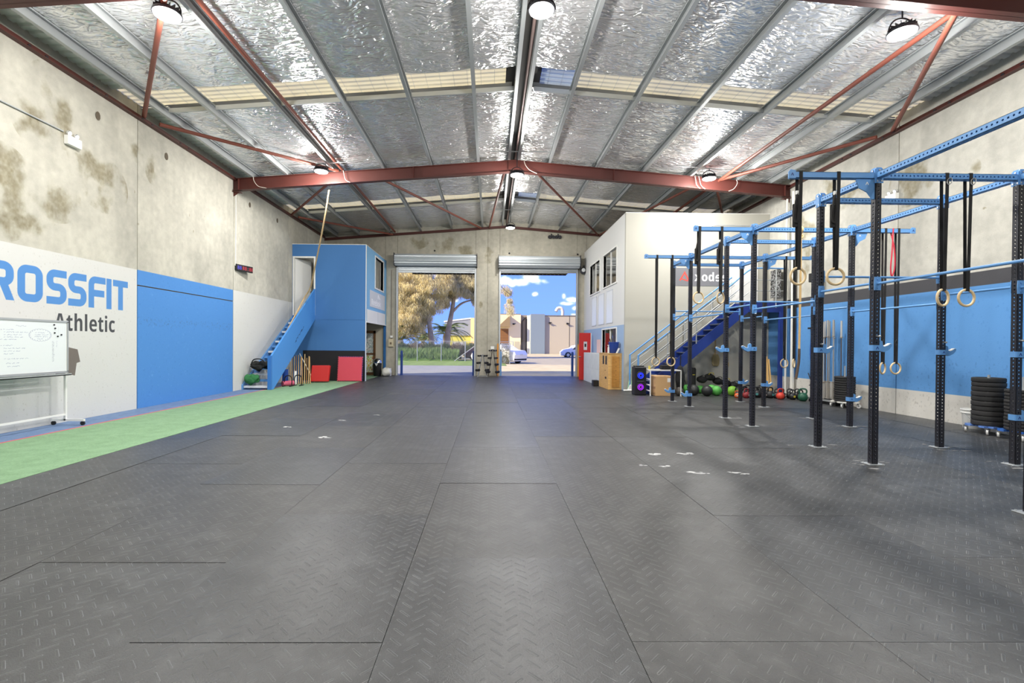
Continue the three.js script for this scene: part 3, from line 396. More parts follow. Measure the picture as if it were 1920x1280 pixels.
  wpart(o, 'crossbar', bar([x - 0.04, 0.2, 6.0], [x - 0.04, 0.2, 8.74], 0.03, 0.03), M.white);
}

// ---- blue upstairs office ----
const OD = 19.35, OX = -5.0, OT = 5.46, OF = 2.62;
{
  const o = thing('blue_office', 'blue two-storey office box in the corner with a raised door and side window', 'office', [-6.4, 0, 21]);
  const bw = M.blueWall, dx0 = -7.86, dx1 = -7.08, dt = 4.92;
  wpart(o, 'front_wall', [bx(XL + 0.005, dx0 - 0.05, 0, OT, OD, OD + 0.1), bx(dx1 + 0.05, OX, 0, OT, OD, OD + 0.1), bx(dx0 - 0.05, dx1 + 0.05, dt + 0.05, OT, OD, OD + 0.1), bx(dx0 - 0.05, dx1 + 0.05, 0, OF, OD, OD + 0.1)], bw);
  wpart(o, 'cover_strip', [bx(dx1 + 0.1, OX - 0.03, 2.455, 2.5, OD - 0.012, OD), bx(-7.02, -6.98, 0, OT, OD - 0.006, OD)], bw);
  wpart(o, 'black_panel', bx(-7.5, OX - 0.03, 0.01, 1.22, OD - 0.014, OD), mat([26, 26, 29], 0.8, 0, { bumpMap: tile(grainT, 0.2), bumpScale: 0.003 }), 'black rubber wall panel');
  const wy0 = 3.93, wy1 = 5.25, wd0 = 20.85, wd1 = 22.4;
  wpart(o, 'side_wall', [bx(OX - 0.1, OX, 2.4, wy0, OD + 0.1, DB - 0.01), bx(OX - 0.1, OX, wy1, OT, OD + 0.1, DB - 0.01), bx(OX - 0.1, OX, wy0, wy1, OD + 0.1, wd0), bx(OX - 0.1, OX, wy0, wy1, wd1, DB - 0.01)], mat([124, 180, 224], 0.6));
  wpart(o, 'corner_trim', bx(OX - 0.012, OX + 0.012, 0, OT, OD - 0.012, OD + 0.03), M.white); wpart(o, 'top_trim', [bx(XL, OX + 0.01, OT, OT + 0.02, OD - 0.01, OD + 0.11), bx(OX - 0.11, OX + 0.01, OT, OT + 0.02, OD + 0.1, DB)], M.whitePaint);
  wpart(o, 'floor_deck', bx(XL + 0.005, OX - 0.1, 2.42, OF, OD + 0.1, DB - 0.01), mat([150, 140, 124], 0.8));
  const win = wpart(o, 'window', [bx(OX - 0.11, OX + 0.03, wy0 - 0.06, wy0, wd0 - 0.06, wd1 + 0.06), bx(OX - 0.11, OX + 0.03, wy1, wy1 + 0.06, wd0 - 0.06, wd1 + 0.06), bx(OX - 0.11, OX + 0.03, wy0, wy1, wd0 - 0.06, wd0), bx(OX - 0.11, OX + 0.03, wy0, wy1, wd1, wd1 + 0.06)], M.white);
  wpart(win, 'pane', bx(OX - 0.06, OX - 0.054, wy0, wy1, wd0, wd1), M.glass);
  const doorF = wpart(o, 'door_frame', [bx(dx0 - 0.06, dx0, OF, dt + 0.06, OD - 0.02, OD + 0.11), bx(dx1, dx1 + 0.06, OF, dt + 0.06, OD - 0.02, OD + 0.11), bx(dx0, dx1, dt, dt + 0.06, OD - 0.02, OD + 0.11)], M.white);
  const leaf = part(o, 'door_leaf', [new RoundedBoxGeometry(0.76, dt - OF - 0.02, 0.036, 2, 0.004).translate(0.38, 0, 0)], M.white); leaf.position.set(dx0 + 6.4, (dt + OF) / 2, -OD - 0.1 + 21); leaf.rotation.y = 1.05;
  part(leaf, 'knob', [new THREE.SphereGeometry(0.03, 12, 8).translate(0.7, -0.13, 0.06), new THREE.CylinderGeometry(0.012, 0.012, 0.05, 8).rotateX(Math.PI / 2).translate(0.7, -0.13, 0.035)], M.steel, 'steel door knob');
  wpart(o, 'inner_wall', [bx(XL + 0.02, OX - 0.1, OF, OT - 0.1, OD + 2.6, OD + 2.68)], M.offWall);
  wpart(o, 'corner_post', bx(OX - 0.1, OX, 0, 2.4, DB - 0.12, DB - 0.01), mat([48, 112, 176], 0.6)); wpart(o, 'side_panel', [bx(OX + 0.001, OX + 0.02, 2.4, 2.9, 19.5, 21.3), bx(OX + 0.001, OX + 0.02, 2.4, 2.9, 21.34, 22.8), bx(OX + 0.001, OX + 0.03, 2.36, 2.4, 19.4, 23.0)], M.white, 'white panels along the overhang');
  wpart(o, 'ground_wall', bx(XL + 0.02, OX - 0.12, 0.005, 2.42, DB - 0.05, DB - 0.005), mat([206, 198, 178], 0.8));
  // mirrored banner under the window
  const bt = canvas(700, 240, (g, w, h) => { g.fillStyle = 'rgb(206,210,216)'; g.fillRect(0, 0, w, h); g.strokeStyle = g.fillStyle = 'rgb(244,245,247)'; g.lineWidth = 10; for (let i = 0; i < 3; i++) { g.beginPath(); g.moveTo(330 + i * 26, 92); g.lineTo(360 + i * 8, 30); g.lineTo(420 + i * 26, 92); g.stroke(); } g.font = 'bold 120px sans-serif'; g.fillText('Reebok', 60, 205); });
  wpart(o, 'banner', bx(OX + 0.001, OX + 0.008, 3.05, 3.74, 19.95, 22.75), mat([255, 255, 255], 0.6, 0, { map: (bt.repeat.set(1 / 2.8, 1 / 0.69), bt.offset.set(-19.95 / 2.8, -3.05 / 0.69), bt) }), 'pale grey printed banner with white lettering');
}
{
  const o = thing('timber_glass_door', 'timber-framed glass door under the blue office overhang', 'door', [-5.85, 0, DB - 0.06]); const x0 = -6.3, x1 = -5.48;
  wpart(o, 'frame', [bx(x0, x0 + 0.1, 0.005, 2.12, DB - 0.11, DB - 0.06), bx(x1 - 0.1, x1, 0.005, 2.12, DB - 0.11, DB - 0.06), bx(x0, x1, 2.0, 2.12, DB - 0.11, DB - 0.06), bx(x0, x1, 0.98, 1.06, DB - 0.11, DB - 0.06), bx(x0, x1, 0.005, 0.14, DB - 0.11, DB - 0.06)], mat([110, 76, 44], 0.5));
  const gt = canvas(128, 256, (g, w, h) => { g.fillStyle = '#dfe6e6'; g.fillRect(0, 0, w, h); for (let i = 0; i < 900; i++) { g.fillStyle = ['#a9c0bd', '#c3ccc4', '#f5f7f2', '#8fa7a4', '#d9c9c6'][i % 5]; g.fillRect(rnd() * w, rnd() * 130, rr(2, 10), rr(2, 10)); } g.fillStyle = '#eef0dc'; g.fillRect(0, 136, w, 120); for (let i = 0; i < 160; i++) { g.fillStyle = ['#e6d84e', '#8cc060', '#f3efe0', '#e08a60'][i % 4]; g.fillRect(rnd() * w, 140 + rnd() * 110, rr(3, 12), rr(3, 12)); } });
  part(o, 'poster_pane', new THREE.PlaneGeometry(x1 - x0 - 0.2, 1.86).translate(0, 1.07, 0.02).translate((x0 + x1) / 2 + 5.85, 0, 0), mat([255, 255, 255], 0.25, 0, { map: gt }), 'glass covered with bright notices');
}
{ // bin and bags below the overhang
  const o = thing('rubbish_bin', 'black rubbish bin with a chrome dome lid by the timber glass door', 'bin', [-5.23, 0.006, 22.35]);
  part(o, 'body', lathe([[0, 0], [0.17, 0], [0.2, 0.62], [0.19, 0.62], [0.18, 0.58]], 20), M.black); part(o, 'dome_lid', lathe([[0.205, 0.6], [0.21, 0.63], [0.19, 0.72], [0.12, 0.8], [0, 0.83]], 20), M.chrome); part(o, 'flap', ext([[-0.08, 0], [0.08, 0], [0, -0.14]], 0.005).translate(0, 0.6, 0.197), M.white);
  solo('plastic_bag', 'crumpled clear and white plastic bag beside the black bin', 'bag', (() => { const g = new THREE.SphereGeometry(0.22, 18, 12), p = g.attributes.position; for (let i = 0; i < p.count; i++) { const k = 0.75 + 0.5 * fbm(p.getX(i) * 9 + 5, p.getY(i) * 9 + p.getZ(i) * 7 + 5, 3); p.setXYZ(i, p.getX(i) * k, Math.max(-0.19, p.getY(i) * k), p.getZ(i) * k); } g.computeVertexNormals(); return g.translate(-4.8, 0.2, -22.3); })(), mat([205, 205, 198], 0.35));
  solo('paper_carton', 'small white carton standing against the blue corner post', 'carton', rb(-4.86, -4.66, 0.004, 0.36, 22.55, 22.72, 0.006), M.white);
}
// ---- blue timber stairs ----
{
  const bwTread = M.blueSteel, o = thing('timber_stairs', 'open blue timber stairs with alternating white treads up to the office door', 'stairs', [-7.5, 0, 17.5]), n = 14, D0 = 15.5, D1 = OD, Y1 = 2.62;
  for (let k = 0; k < n; k++) { const y = 0.13 + 0.183 * k, d = D0 + (D1 - D0 - 0.2) * k / (n - 1); wpart(o, 'tread', rb(XL + 0.05, -7.08, y - 0.07, y + 0.0, d, d + 0.26, 0.006), k % 2 ? bwTread : M.white); }
  const side = (x, w, pts) => ext(pts.map(([d, y]) => [d, y]), w).rotateY(Math.PI / 2).translate(x, 0, 0);
  wpart(o, 'stringer', side(XL + 0.005, 0.045, [[D0 - 0.05, 0.01], [D0 + 0.3, 0.01], [D1 - 0.005, 2.3], [D1 - 0.005, 2.6], [D0 - 0.05, 0.16]].map(([d, y]) => [d, y])), M.blueSteel);
  wpart(o, 'balustrade_panel', side(-7.08, 0.06, [[D0 + 0.02, 0.01], [D0 + 0.17, 0.01], [D1 - 0.02, 2.45], [D1 - 0.02, 3.68], [D0 + 0.02, 1.08]]), mat([74, 142, 214], 0.6), 'solid blue balustrade panel');
  wpart(o, 'newel_post', bx(-7.12, -7.0, 0.01, 1.1, D0 - 0.05, D0 + 0.02), mat([58, 122, 196], 0.6));
  const sq = []; let px = 0; for (let i = 0; i < 15; i++) { const nx = px + rr(0.03, 0.06); sq.push([px, rr(-0.05, 0.05)], [nx, rr(-0.05, 0.05)]); px = nx + 0.01; }
  wpart(o, 'handwriting', sq.slice(1).map((q, i) => tb([-7.018, 1.52 + sq[i][0] * 0.72 + sq[i][1], 17.35 + sq[i][0] * 0.95], [-7.018, 1.52 + q[0] * 0.72 + q[1], 17.35 + q[0] * 0.95], 0.006, 4)), mat([24, 50, 96], 0.7), 'dark handwritten words');
}
function cloth(w, h, d, x, y, dd, amp, f, s = 18) { const g = new THREE.SphereGeometry(1, s * 2, s), p = g.attributes.position; for (let i = 0; i < p.count; i++) { const a = p.getX(i), b = p.getY(i), c = p.getZ(i), k = 1 + amp * (fbm(a * f + 9 + x, b * f + c * f * 0.7 + 20, 4) - 0.5); p.setXYZ(i, a * w * k, b * h * k, c * d * k); } g.computeVertexNormals(); return g.translate(x, y, -dd); }
solo('gym_bag', 'black bag slumped on the lower stair treads', 'bag', [cloth(0.3, 0.16, 0.2, -7.55, 0.76, 15.95, 1.4, 2.2), path([[-7.8, 0.78, 15.75], [-7.7, 0.96, 15.75], [-7.45, 0.96, 15.77], [-7.3, 0.76, 15.75]], 0.02, 6)], mat([26, 28, 27], 0.85));
solo('green_bag', 'green cloth bag lying on the bottom stair treads', 'bag', cloth(0.24, 0.17, 0.13, -7.66, 0.34, 15.56, 0.9, 2), mat([44, 112, 62], 0.85));
// things under and beside the stairs
{
  const t = thing('foam_block', 'square red vinyl foam block leaning on the black wall panel', 'foam block', [-6.5, 0.006, 18.55], 0.12); const g = new RoundedBoxGeometry(0.66, 0.62, 0.24, 3, 0.03), p = g.attributes.position; for (let i = 0; i < p.count; i++) p.setX(i, p.getX(i) - 0.1 * (p.getY(i) < 0 ? 0.4 : -0.1)); part(t, 'block', g.rotateX(-0.08).translate(0, 0.34, 0), M.red); part(t, 'seam', [new THREE.BoxGeometry(0.6, 0.008, 0.006).translate(0.03, 0.6, 0.075), new THREE.BoxGeometry(0.3, 0.006, 0.006).rotateZ(0.5).translate(0.05, 0.5, 0.1)], mat([150, 24, 24], 0.6));
  const pts = [], N = 14, S = 0.98; for (let e = 0; e < 4; e++) for (let i = 0; i < N; i++) for (const [a, b] of [[0.08, 0], [0.16, 0.028], [0.48, 0.034], [0.56, 0]]) { const u = (i + a) / N * S - S / 2, v = -S / 2 - b + 0.03; const [c, s] = [[1, 0], [0, 1], [-1, 0], [0, -1]][e]; pts.push([u * c - v * s, u * s + v * c]); }
  const j = thing('jigsaw_mat', 'pink jigsaw-edged foam mat leaning on the black wall panel', 'foam mat', [-5.55, 0.006, 19.05]); part(j, 'mat', ext(pts, 0.03).translate(0, S / 2 + 0.01, 0).rotateX(-0.13), M.pink); part(j, 'backing', ext(pts, 0.012).translate(0.01, S / 2 + 0.02, -0.014).rotateX(-0.13), mat([60, 90, 170], 0.8));
  const gp = 'timber sticks under the stairs', cs = [[196, 160, 104], [176, 138, 84], [212, 182, 130], [158, 120, 72], [200, 168, 116]];
  for (let i = 0; i < 11; i++) { const x = -7.2 + i * 0.05, d = 17.4 + i * 0.06; solo('timber_stick', 'long pale timber stick, ' + ORD[i] + ' from the stair newel, leaning under the blue stairs', 'stick', tb([x, 0.01, d], [x - 0.4 + rr(-0.05, 0.05), 0.98 + rr(-0.08, 0.1), d + 1.0], 0.016, 7), mat(cs[i % 5], 0.6), gp); }
  solo('timber_stick', 'white pole leaning lowest beside the timber sticks', 'stick', tb([-6.72, 0.01, 18.5], [-7.46, 1.1, 18.9], 0.016, 7), M.white);
  solo('foam_roller', 'blue foam roller standing under the stairs', 'roller', cyl(0.1, 0.1, 0.55, -7.42, 0.005, 17.5, 18), mat([30, 78, 168], 0.7)); solo('foam_roller', 'pink foam roller lying under the stairs', 'roller', tb([-7.2, 0.1, 16.75], [-6.95, 0.1, 17.05], 0.09, 18), mat([206, 92, 120], 0.7)); solo('carton_tube', 'white tube standing among the sticks under the stairs', 'tube', cyl(0.05, 0.05, 0.5, -7.0, 0.005, 17.35, 14), M.white);
  for (const [x, d, l] of [[-7.0, 16.75, 'black parallette bar frame nearest the stair newel'], [-6.78, 17.05, 'black parallette bar frame beside the white tube']]) { const o = thing('parallette', l, 'parallette', [x, 0.006, d]); part(o, 'bar', path([[-0.12, 0.02, 0], [-0.12, 0.28, 0], [-0.07, 0.36, 0], [0.07, 0.36, 0], [0.12, 0.28, 0], [0.12, 0.02, 0]], 0.018, 8, 40), M.black); for (const s of [-1, 1]) part(o, 'foot', tb([s * 0.12, 0.018, -0.18], [s * 0.12, 0.018, 0.18], 0.016, 8), M.black); }
}

// ---- white office, its stair and fittings ----
const WX = 4.495, WD = 16.0, WT = 5.94;
{
  const o = thing('white_office', 'tall white two-storey office block in the corner behind the rig', 'office', [7, 0, 19.5]), ws = [[17.1, 19.1, 3.79, 5.04], [19.75, 21.66, 3.76, 5.04]], lw = [17.05, 19.2, 0.95, 2.12];
  wpart(o, 'front_wall', bx(WX, XR - 0.005, 0, WT, WD, WD + 0.12), M.offWall);
  const sideM = mat([214, 214, 212], 0.6), g = [bx(WX, WX + 0.1, 2.22, 3.76, WD + 0.12, DB - 0.005), bx(WX, WX + 0.1, 5.04, WT, WD + 0.12, DB - 0.005), bx(WX, WX + 0.1, 3.76, 5.04, WD + 0.12, 17.1), bx(WX, WX + 0.1, 3.76, 5.04, 19.1, 19.75), bx(WX, WX + 0.1, 3.76, 5.04, 21.66, DB - 0.005), bx(WX, WX + 0.1, 3.76, 3.79, 17.1, 19.1)];
  wpart(o, 'side_wall', g, sideM);
  wpart(o, 'lower_side_wall', [bx(WX, WX + 0.1, 0, 0.95, WD + 0.12, DB - 0.005), bx(WX, WX + 0.1, 0.95, 2.12, WD + 0.12, lw[0]), bx(WX, WX + 0.1, 0.95, 2.12, lw[1], DB - 0.005), bx(WX, WX + 0.1, 2.12, 2.22, WD + 0.12, DB - 0.005)], mat([150, 176, 208], 0.6), 'pale blue painted lower wall');
  wpart(o, 'top_trim', [bx(WX - 0.01, XR, WT, WT + 0.015, WD - 0.01, WD + 0.13), bx(WX - 0.01, WX + 0.11, WT, WT + 0.015, WD + 0.1, DB)], M.white);
  for (const [a, b, y0, y1] of [...ws, [...lw]]) {
    const f = wpart(o, 'window', [bx(WX - 0.03, WX + 0.1, y0 - 0.05, y0, a - 0.05, b + 0.05), bx(WX - 0.03, WX + 0.1, y1, y1 + 0.05, a - 0.05, b + 0.05), bx(WX - 0.03, WX + 0.1, y0, y1, a - 0.05, a), bx(WX - 0.03, WX + 0.1, y0, y1, b, b + 0.05), bx(WX + 0.02, WX + 0.07, y0, y1, (a + b) / 2 - 0.025, (a + b) / 2 + 0.025)], M.white);
    for (const [p, q] of [[a, (a + b) / 2], [(a + b) / 2, b]]) wpart(f, 'pane', bx(WX + 0.04, WX + 0.046, y0, y1, p, q), M.glass);
  }
  wpart(o, 'floor_deck', bx(WX + 0.1, XR - 0.005, 2.75, 2.95, WD + 0.12, DB - 0.01), mat([150, 140, 124], 0.8)); wpart(o, 'inner_wall', bx(7.0, 7.08, 0, WT - 0.2, WD + 0.12, DB - 0.01), M.offWall);
  const dr = wpart(o, 'upper_door', [bx(7.95, 8.05, 2.95, 5.06, WD - 0.02, WD), bx(8.83, 8.93, 2.95, 5.06, WD - 0.02, WD), bx(7.95, 8.93, 5.0, 5.1, WD - 0.02, WD), bx(8.06, 8.82, 2.96, 4.99, WD - 0.012, WD)], M.white); wpart(dr, 'handle', tb([8.72, 3.95, WD - 0.05], [8.78, 3.95, WD - 0.05], 0.02, 8), M.blackSteel);
  wpart(o, 'wall_rail', path([[7.35, 5.42, WD], [7.35, 5.5, WD - 0.1], [7.4, 5.52, WD - 0.1], [8.6, 5.52, WD - 0.1]], 0.018, 6), M.zinc);
  const bt = canvas(1024, 270, (g2, w, h) => { g2.fillStyle = 'rgb(112,113,118)'; g2.fillRect(0, 0, w, h); g2.save(); g2.translate(w, 0); g2.scale(-1, 1); g2.fillStyle = 'rgb(238,238,240)'; g2.font = 'bold 178px sans-serif'; g2.fillText('Reebok', 70, 196); g2.strokeStyle = 'rgb(200,72,62)'; g2.lineWidth = 24; g2.beginPath(); g2.moveTo(800, 185); g2.lineTo(862, 70); g2.lineTo(938, 190); g2.stroke(); g2.lineWidth = 18; g2.beginPath(); g2.moveTo(812, 196); g2.lineTo(925, 160); g2.stroke(); g2.restore(); });
  bt.repeat.set(1 / 2.2, 1 / 0.6); bt.offset.set(-6.13 / 2.2, -3.52 / 0.6); wpart(o, 'banner', bx(6.13, 8.33, 3.52, 4.12, WD - 0.008, WD), mat([255, 255, 255], 0.6, 0, { map: bt }), 'grey banner with mirror-reversed white lettering');
  for (const [a, b] of [[20.35, 21.2], [19.0, 19.9], [17.65, 18.55]]) { const p = wpart(o, 'poster', bx(WX - 0.012, WX - 0.001, 2.36, 3.57, a, b), mat([236, 240, 244], 0.25)); wpart(p, 'poster_frame', [bx(WX - 0.016, WX - 0.001, 2.34, 2.37, a - 0.02, b + 0.02), bx(WX - 0.016, WX - 0.001, 3.56, 3.59, a - 0.02, b + 0.02), bx(WX - 0.016, WX - 0.001, 2.36, 3.57, a - 0.02, a), bx(WX - 0.016, WX - 0.001, 2.36, 3.57, b, b + 0.02)], mat([196, 200, 206], 0.4)); }
  wpart(o, 'notice', bx(WX - 0.01, WX - 0.001, 0.95, 1.75, 19.5, 20.2), mat([222, 190, 186], 0.6), 'pink notice sheet');
}
{
  const o = thing('red_door', 'red door leaf standing open against the white office side', 'door', [4.14, 0.005, 20.9]);
  part(o, 'leaf', new RoundedBoxGeometry(0.5, 2.04, 0.045, 2, 0.005).translate(-0.02, 1.02, 0), M.red); part(o, 'edge', new THREE.BoxGeometry(0.03, 2.04, 0.05).translate(0.245, 1.02, 0), M.white); part(o, 'sign', new THREE.BoxGeometry(0.15, 0.36, 0.004).translate(0, 1.48, 0.025), mat([206, 206, 208], 0.4)); part(o, 'sign_symbol', new THREE.BoxGeometry(0.08, 0.14, 0.004).translate(0, 1.5, 0.028), M.black); part(o, 'handle', tb([-0.2, 1.0, -0.05], [-0.3, 1.0, -0.07], 0.02, 8), M.steel);
}
{
  const wt = tex(512, 512, (x, y) => { const v = fbm(x / 14, y / 128, 4, 36, 4), p = (x % 128) < 3 ? -40 : 0; return [206 + 46 * (v - 0.5) + p, 210 + 42 * (v - 0.5) + p, 212 + 40 * (v - 0.5) + p]; }), wm = mat([255, 255, 255], 0.55, 0, { map: tile(wt, 0.9) }), gp = 'white washed boxes by the white office';
  for (const [a, b, y0, y1, l] of [[17.72, 19.2, 0.004, 0.6, 'whitewashed timber box, lower one beside the plywood box'], [19.22, 20.7, 0.004, 0.6, 'whitewashed timber box, lower one beside the red door'], [17.72, 19.2, 0.602, 1.2, 'whitewashed timber box, upper one beside the plywood box'], [19.22, 20.7, 0.602, 1.2, 'whitewashed timber box, upper one beside the red door']]) solo('storage_box', l, 'box', rb(4.04, 4.48, y0, y1, a, b, 0.008), wm, gp);
  const pt = tex(512, 512, (x, y) => { const v = fbm(x / 100 + 0.6 * Math.sin(y / 40), y / 10, 4, 5, 51), n = fbm(x / 4, y / 4, 2, 128, 128); return [206 + 40 * (v - 0.5) + 12 * (n - 0.5), 162 + 40 * (v - 0.5) + 12 * (n - 0.5), 98 + 36 * (v - 0.5) + 10 * (n - 0.5)]; });
  M.ply = mat([255, 255, 255], 0.55, 0, { map: tile(pt, 0.8) }); const o = thing('plywood_box', 'tall plywood jump box with handle slots below the blue bin', 'jump box', [4.26, 0.004, 17]);
  wpart(o, 'front_panel', bx(4.03, 4.49, 0.005, 1.225, 16.35, 16.37), M.ply); wpart(o, 'inset_panel', bx(4.16, 4.41, 0.08, 1.13, 16.335, 16.352), mat([232, 208, 160], 0.6, 0, { map: tile(pt, 0.8) }), 'paler inset panel'); wpart(o, 'side_panel', [bx(4.03, 4.05, 0.005, 1.225, 16.37, 17.7), bx(4.47, 4.49, 0.005, 1.225, 16.37, 17.7), bx(4.05, 4.47, 0.005, 1.225, 17.68, 17.7)], M.ply); wpart(o, 'top', bx(4.02, 4.492, 1.225, 1.245, 16.34, 17.71), M.ply);
  wpart(o, 'handle_slot', [16.55, 16.95].map((d) => rb(4.026, 4.034, 0.85, 1.15, d, d + 0.2, 0.003)).concat([bx(4.026, 4.034, 0.35, 0.42, 16.6, 16.8), bx(4.026, 4.034, 0.62, 0.66, 16.75, 16.79)]), M.black); wpart(o, 'screw', [0.95, 0.8, 0.65, 0.5, 0.35].map((y) => new THREE.CylinderGeometry(0.011, 0.011, 0.006, 8).rotateX(Math.PI / 2).translate(4.29, y, -16.333)), M.black);
  const b = thing('blue_bin', 'blue plastic tub on top of the plywood box', 'tub', [4.28, 1.246, 16.62]); part(b, 'tub', lathe([[0, 0], [0.14, 0], [0.175, 0.36], [0.19, 0.36], [0.19, 0.385], [0.165, 0.385], [0.13, 0.015], [0, 0.015]], 24), mat([34, 66, 148], 0.5));
  solo('spray_bottle', 'white spray bottle beside the blue tub on the plywood box', 'bottle', [cyl(0.035, 0.035, 0.2, 4.1, 1.246, 16.6, 14), cyl(0.02, 0.012, 0.06, 4.1, 1.446, 16.6, 10), bx(4.06, 4.12, 1.5, 1.53, 16.585, 16.615)], M.white); solo('cleaning_cloth', 'white folded cloth hanging over the front of the plywood box', 'cloth', ext([[0, 0], [0.05, 0], [0.13, 0.16], [0.08, 0.17]], 0.02, 0.004).translate(4.3, 1.25, -16.4), M.white); part(b, 'black_handle', tb([-0.06, 0.2, 0.03], [-0.12, 0.5, 0.08], 0.018, 8), M.black);
  solo('black_crate', 'small black crate on the floor against the whitewashed boxes', 'crate', [rb(3.83, 4.03, 0.004, 0.21, 17.75, 18.05, 0.01)], M.black);
  const br = thing('floor_squeegee', 'white floor squeegee with green handle leaning by the stair foot', 'squeegee', [4.62, 0.004, 15.75]); part(br, 'handle', [tb([0.02, 0.04, 0], [0.13, 0.72, 0.18], 0.013, 8), tb([-0.07, 0.05, 0.05], [0.08, 0.75, 0.2], 0.012, 8)], mat([150, 200, 160], 0.5)); part(br, 'head', [new RoundedBoxGeometry(0.36, 0.05, 0.12, 2, 0.02).translate(-0.05, 0.035, 0.02), ext([[-0.1, 0.04], [0.08, 0.04], [0.03, 0.2], [-0.01, 0.22]], 0.03, 0.008)], M.white);
}
{ // steel stair to the upper door
  const o = thing('steel_stair', 'navy steel stair with blue handrails up the front of the white office', 'stair', [6.4, 0, 15.45]), X0 = 4.72, X1 = 8.12, YL = 2.93, Dn = 15.0, Df = 15.85;
  for (const d of [Dn, Df]) wpart(o, 'stringer', ext([[X0, 0.005], [X0 + 0.32, 0.005], [X1 + 0.02, YL - 0.3], [X1 + 0.02, YL], [X1 - 0.05, YL], [X0 - 0.03, 0.16]], 0.02).translate(0, 0, -d), M.navy);
  for (let k = 0; k < 15; k++) { const x = X0 + 0.12 + (X1 - X0 - 0.1) * k / 15, y = 0.18 + (YL - 0.18) * k / 15; wpart(o, 'tread', bx(x, x + 0.26, y, y + 0.03, Dn + 0.01, Df - 0.01), mat([52, 62, 92], 0.5)); wpart(o, 'nosing', bx(x - 0.005, x + 0.02, y + 0.03, y + 0.036, Dn + 0.02, Df - 0.02), M.zinc); }
  wpart(o, 'landing_deck', bx(X1, XR - 0.02, YL - 0.04, YL, Dn, WD - 0.02), mat([52, 62, 92], 0.5)); wpart(o, 'landing_fascia', [bx(X1, XR - 0.02, YL - 0.34, YL, Dn - 0.01, Dn + 0.01), bx(X1, X1 + 0.02, YL - 0.3, YL - 0.04, Dn, Df)], M.navy); wpart(o, 'support_post', bar([9.12, 0, 15.0], [9.12, YL - 0.3, 15.0], 0.1, 0.1), M.navy);
  const sl = (YL - 0.16) / (X1 - X0), railY = (x) => Math.min(1.2 + (x - 4.62) * (3.95 - 1.2) / (8.2 - 4.62), 3.95);
  for (const d of [Dn - 0.03, Df + 0.02]) {
    wpart(o, 'handrail', path(d < 15.5 ? [[4.62, railY(4.62), d], [6, railY(6), d], [7.6, railY(7.6), d], [8.1, 3.9, d], [8.3, 3.96, d], [9.28, 3.96, d]] : [[4.62, railY(4.62), d], [6, railY(6), d], [7.6, railY(7.6), d], [8.0, railY(8.0), d]], 0.024, 8, 60), M.blueSteel);
    for (const h of [0.33, 0.66]) wpart(o, 'mid_rail', tb([4.64, railY(4.62) - h, d], [8.1, railY(8.1) - h, d], 0.014, 6), M.galv);
    wpart(o, 'end_post', bar([4.63, d < 15.5 ? 0.35 : 0.12, d], [4.63, railY(4.62), d], 0.045, 0.045), M.blueSteel);
    for (const x of [5.55, 6.45, 7.35]) wpart(o, 'rail_post', [tb([x, railY(x) - 1.02, d], [x, railY(x), d], 0.018, 8), new THREE.SphereGeometry(0.032, 10, 8).translate(x, railY(x), -d), new THREE.SphereGeometry(0.026, 10, 8).translate(x, railY(x) - 0.33, -d), new THREE.SphereGeometry(0.026, 10, 8).translate(x, railY(x) - 0.66, -d)], M.galv);
  }
  for (const h of [0.36, 0.7]) wpart(o, 'mid_rail', tb([8.2, 3.96 - h, Dn - 0.03], [9.3, 3.96 - h, Dn - 0.03], 0.014, 6), M.galv); for (const x of [8.25, 8.95]) wpart(o, 'rail_post', tb([x, YL - 0.2, Dn - 0.03], [x, 3.96, Dn - 0.03], 0.018, 8), M.galv);
}

// ================= the rig =================
const FR = { Z: 4.34, A: 6.17, B: 7.22, C: 9.05, D: 10.1, E: 11.93, F: 13.05 }, RXL = 4.98, RXR = 6.85, SZ = 0.075, YT = 3.69;
const perfCache = {};
function perf(len, holes = true) {                   // square tube along +y with a row of holes in every face
  const key = len.toFixed(2) + holes; if (perfCache[key]) return perfCache[key];
  const hs = [], n = Math.floor((len - 0.06) / 0.05), y0 = (len - (n - 1) * 0.05) / 2, h = SZ / 2;
  if (holes) for (let i = 0; i < n; i++) { const q = []; for (let a = 0; a < 6; a++) q.push([0.0115 * Math.cos(a * 1.0472), y0 + i * 0.05 + 0.0115 * Math.sin(a * 1.0472)]); hs.push(q); }
  const plate = ext([[-h, 0], [h, 0], [h, len], [-h, len]], 0.004, 0, hs), g = []; for (let k = 0; k < 4; k++) g.push(plate.clone().translate(0, 0, h - 0.004).rotateY(k * Math.PI / 2));
  return (perfCache[key] = merge(g));
}
const rig = thing('pull_up_rig', 'large black and blue steel pull-up rig in two rows of uprights', 'rig', [5.9, 0, 9]);
const rigPart = (name, g, m, x, y, d, rot, label) => { const o = part(rig, name, g.clone(), m, label); o.position.set(x - 5.9, y, -d + 9); if (rot) o.rotation.set(...rot); return o; };
const basePlate = merge([new RoundedBoxGeometry(0.2, 0.01, 0.16, 1, 0.003).translate(0, 0.007, 0), ...[[-1, -1], [1, -1], [-1, 1], [1, 1]].map(([a, b]) => new THREE.CylinderGeometry(0.01, 0.01, 0.012, 6).translate(a * 0.08, 0.016, b * 0.06))]);
const upG = perf(YT), lug = merge([ext([[-0.055, -0.05], [0.055, -0.05], [0.055, 0.12], [0.03, 0.15], [-0.03, 0.15], [-0.055, 0.12]], 0.006).translate(0, 0, SZ / 2), ext([[-0.055, -0.05], [0.055, -0.05], [0.055, 0.12], [0.03, 0.15], [-0.03, 0.15], [-0.055, 0.12]], 0.006).rotateY(-Math.PI / 2).translate(-SZ / 2, 0, 0)]);
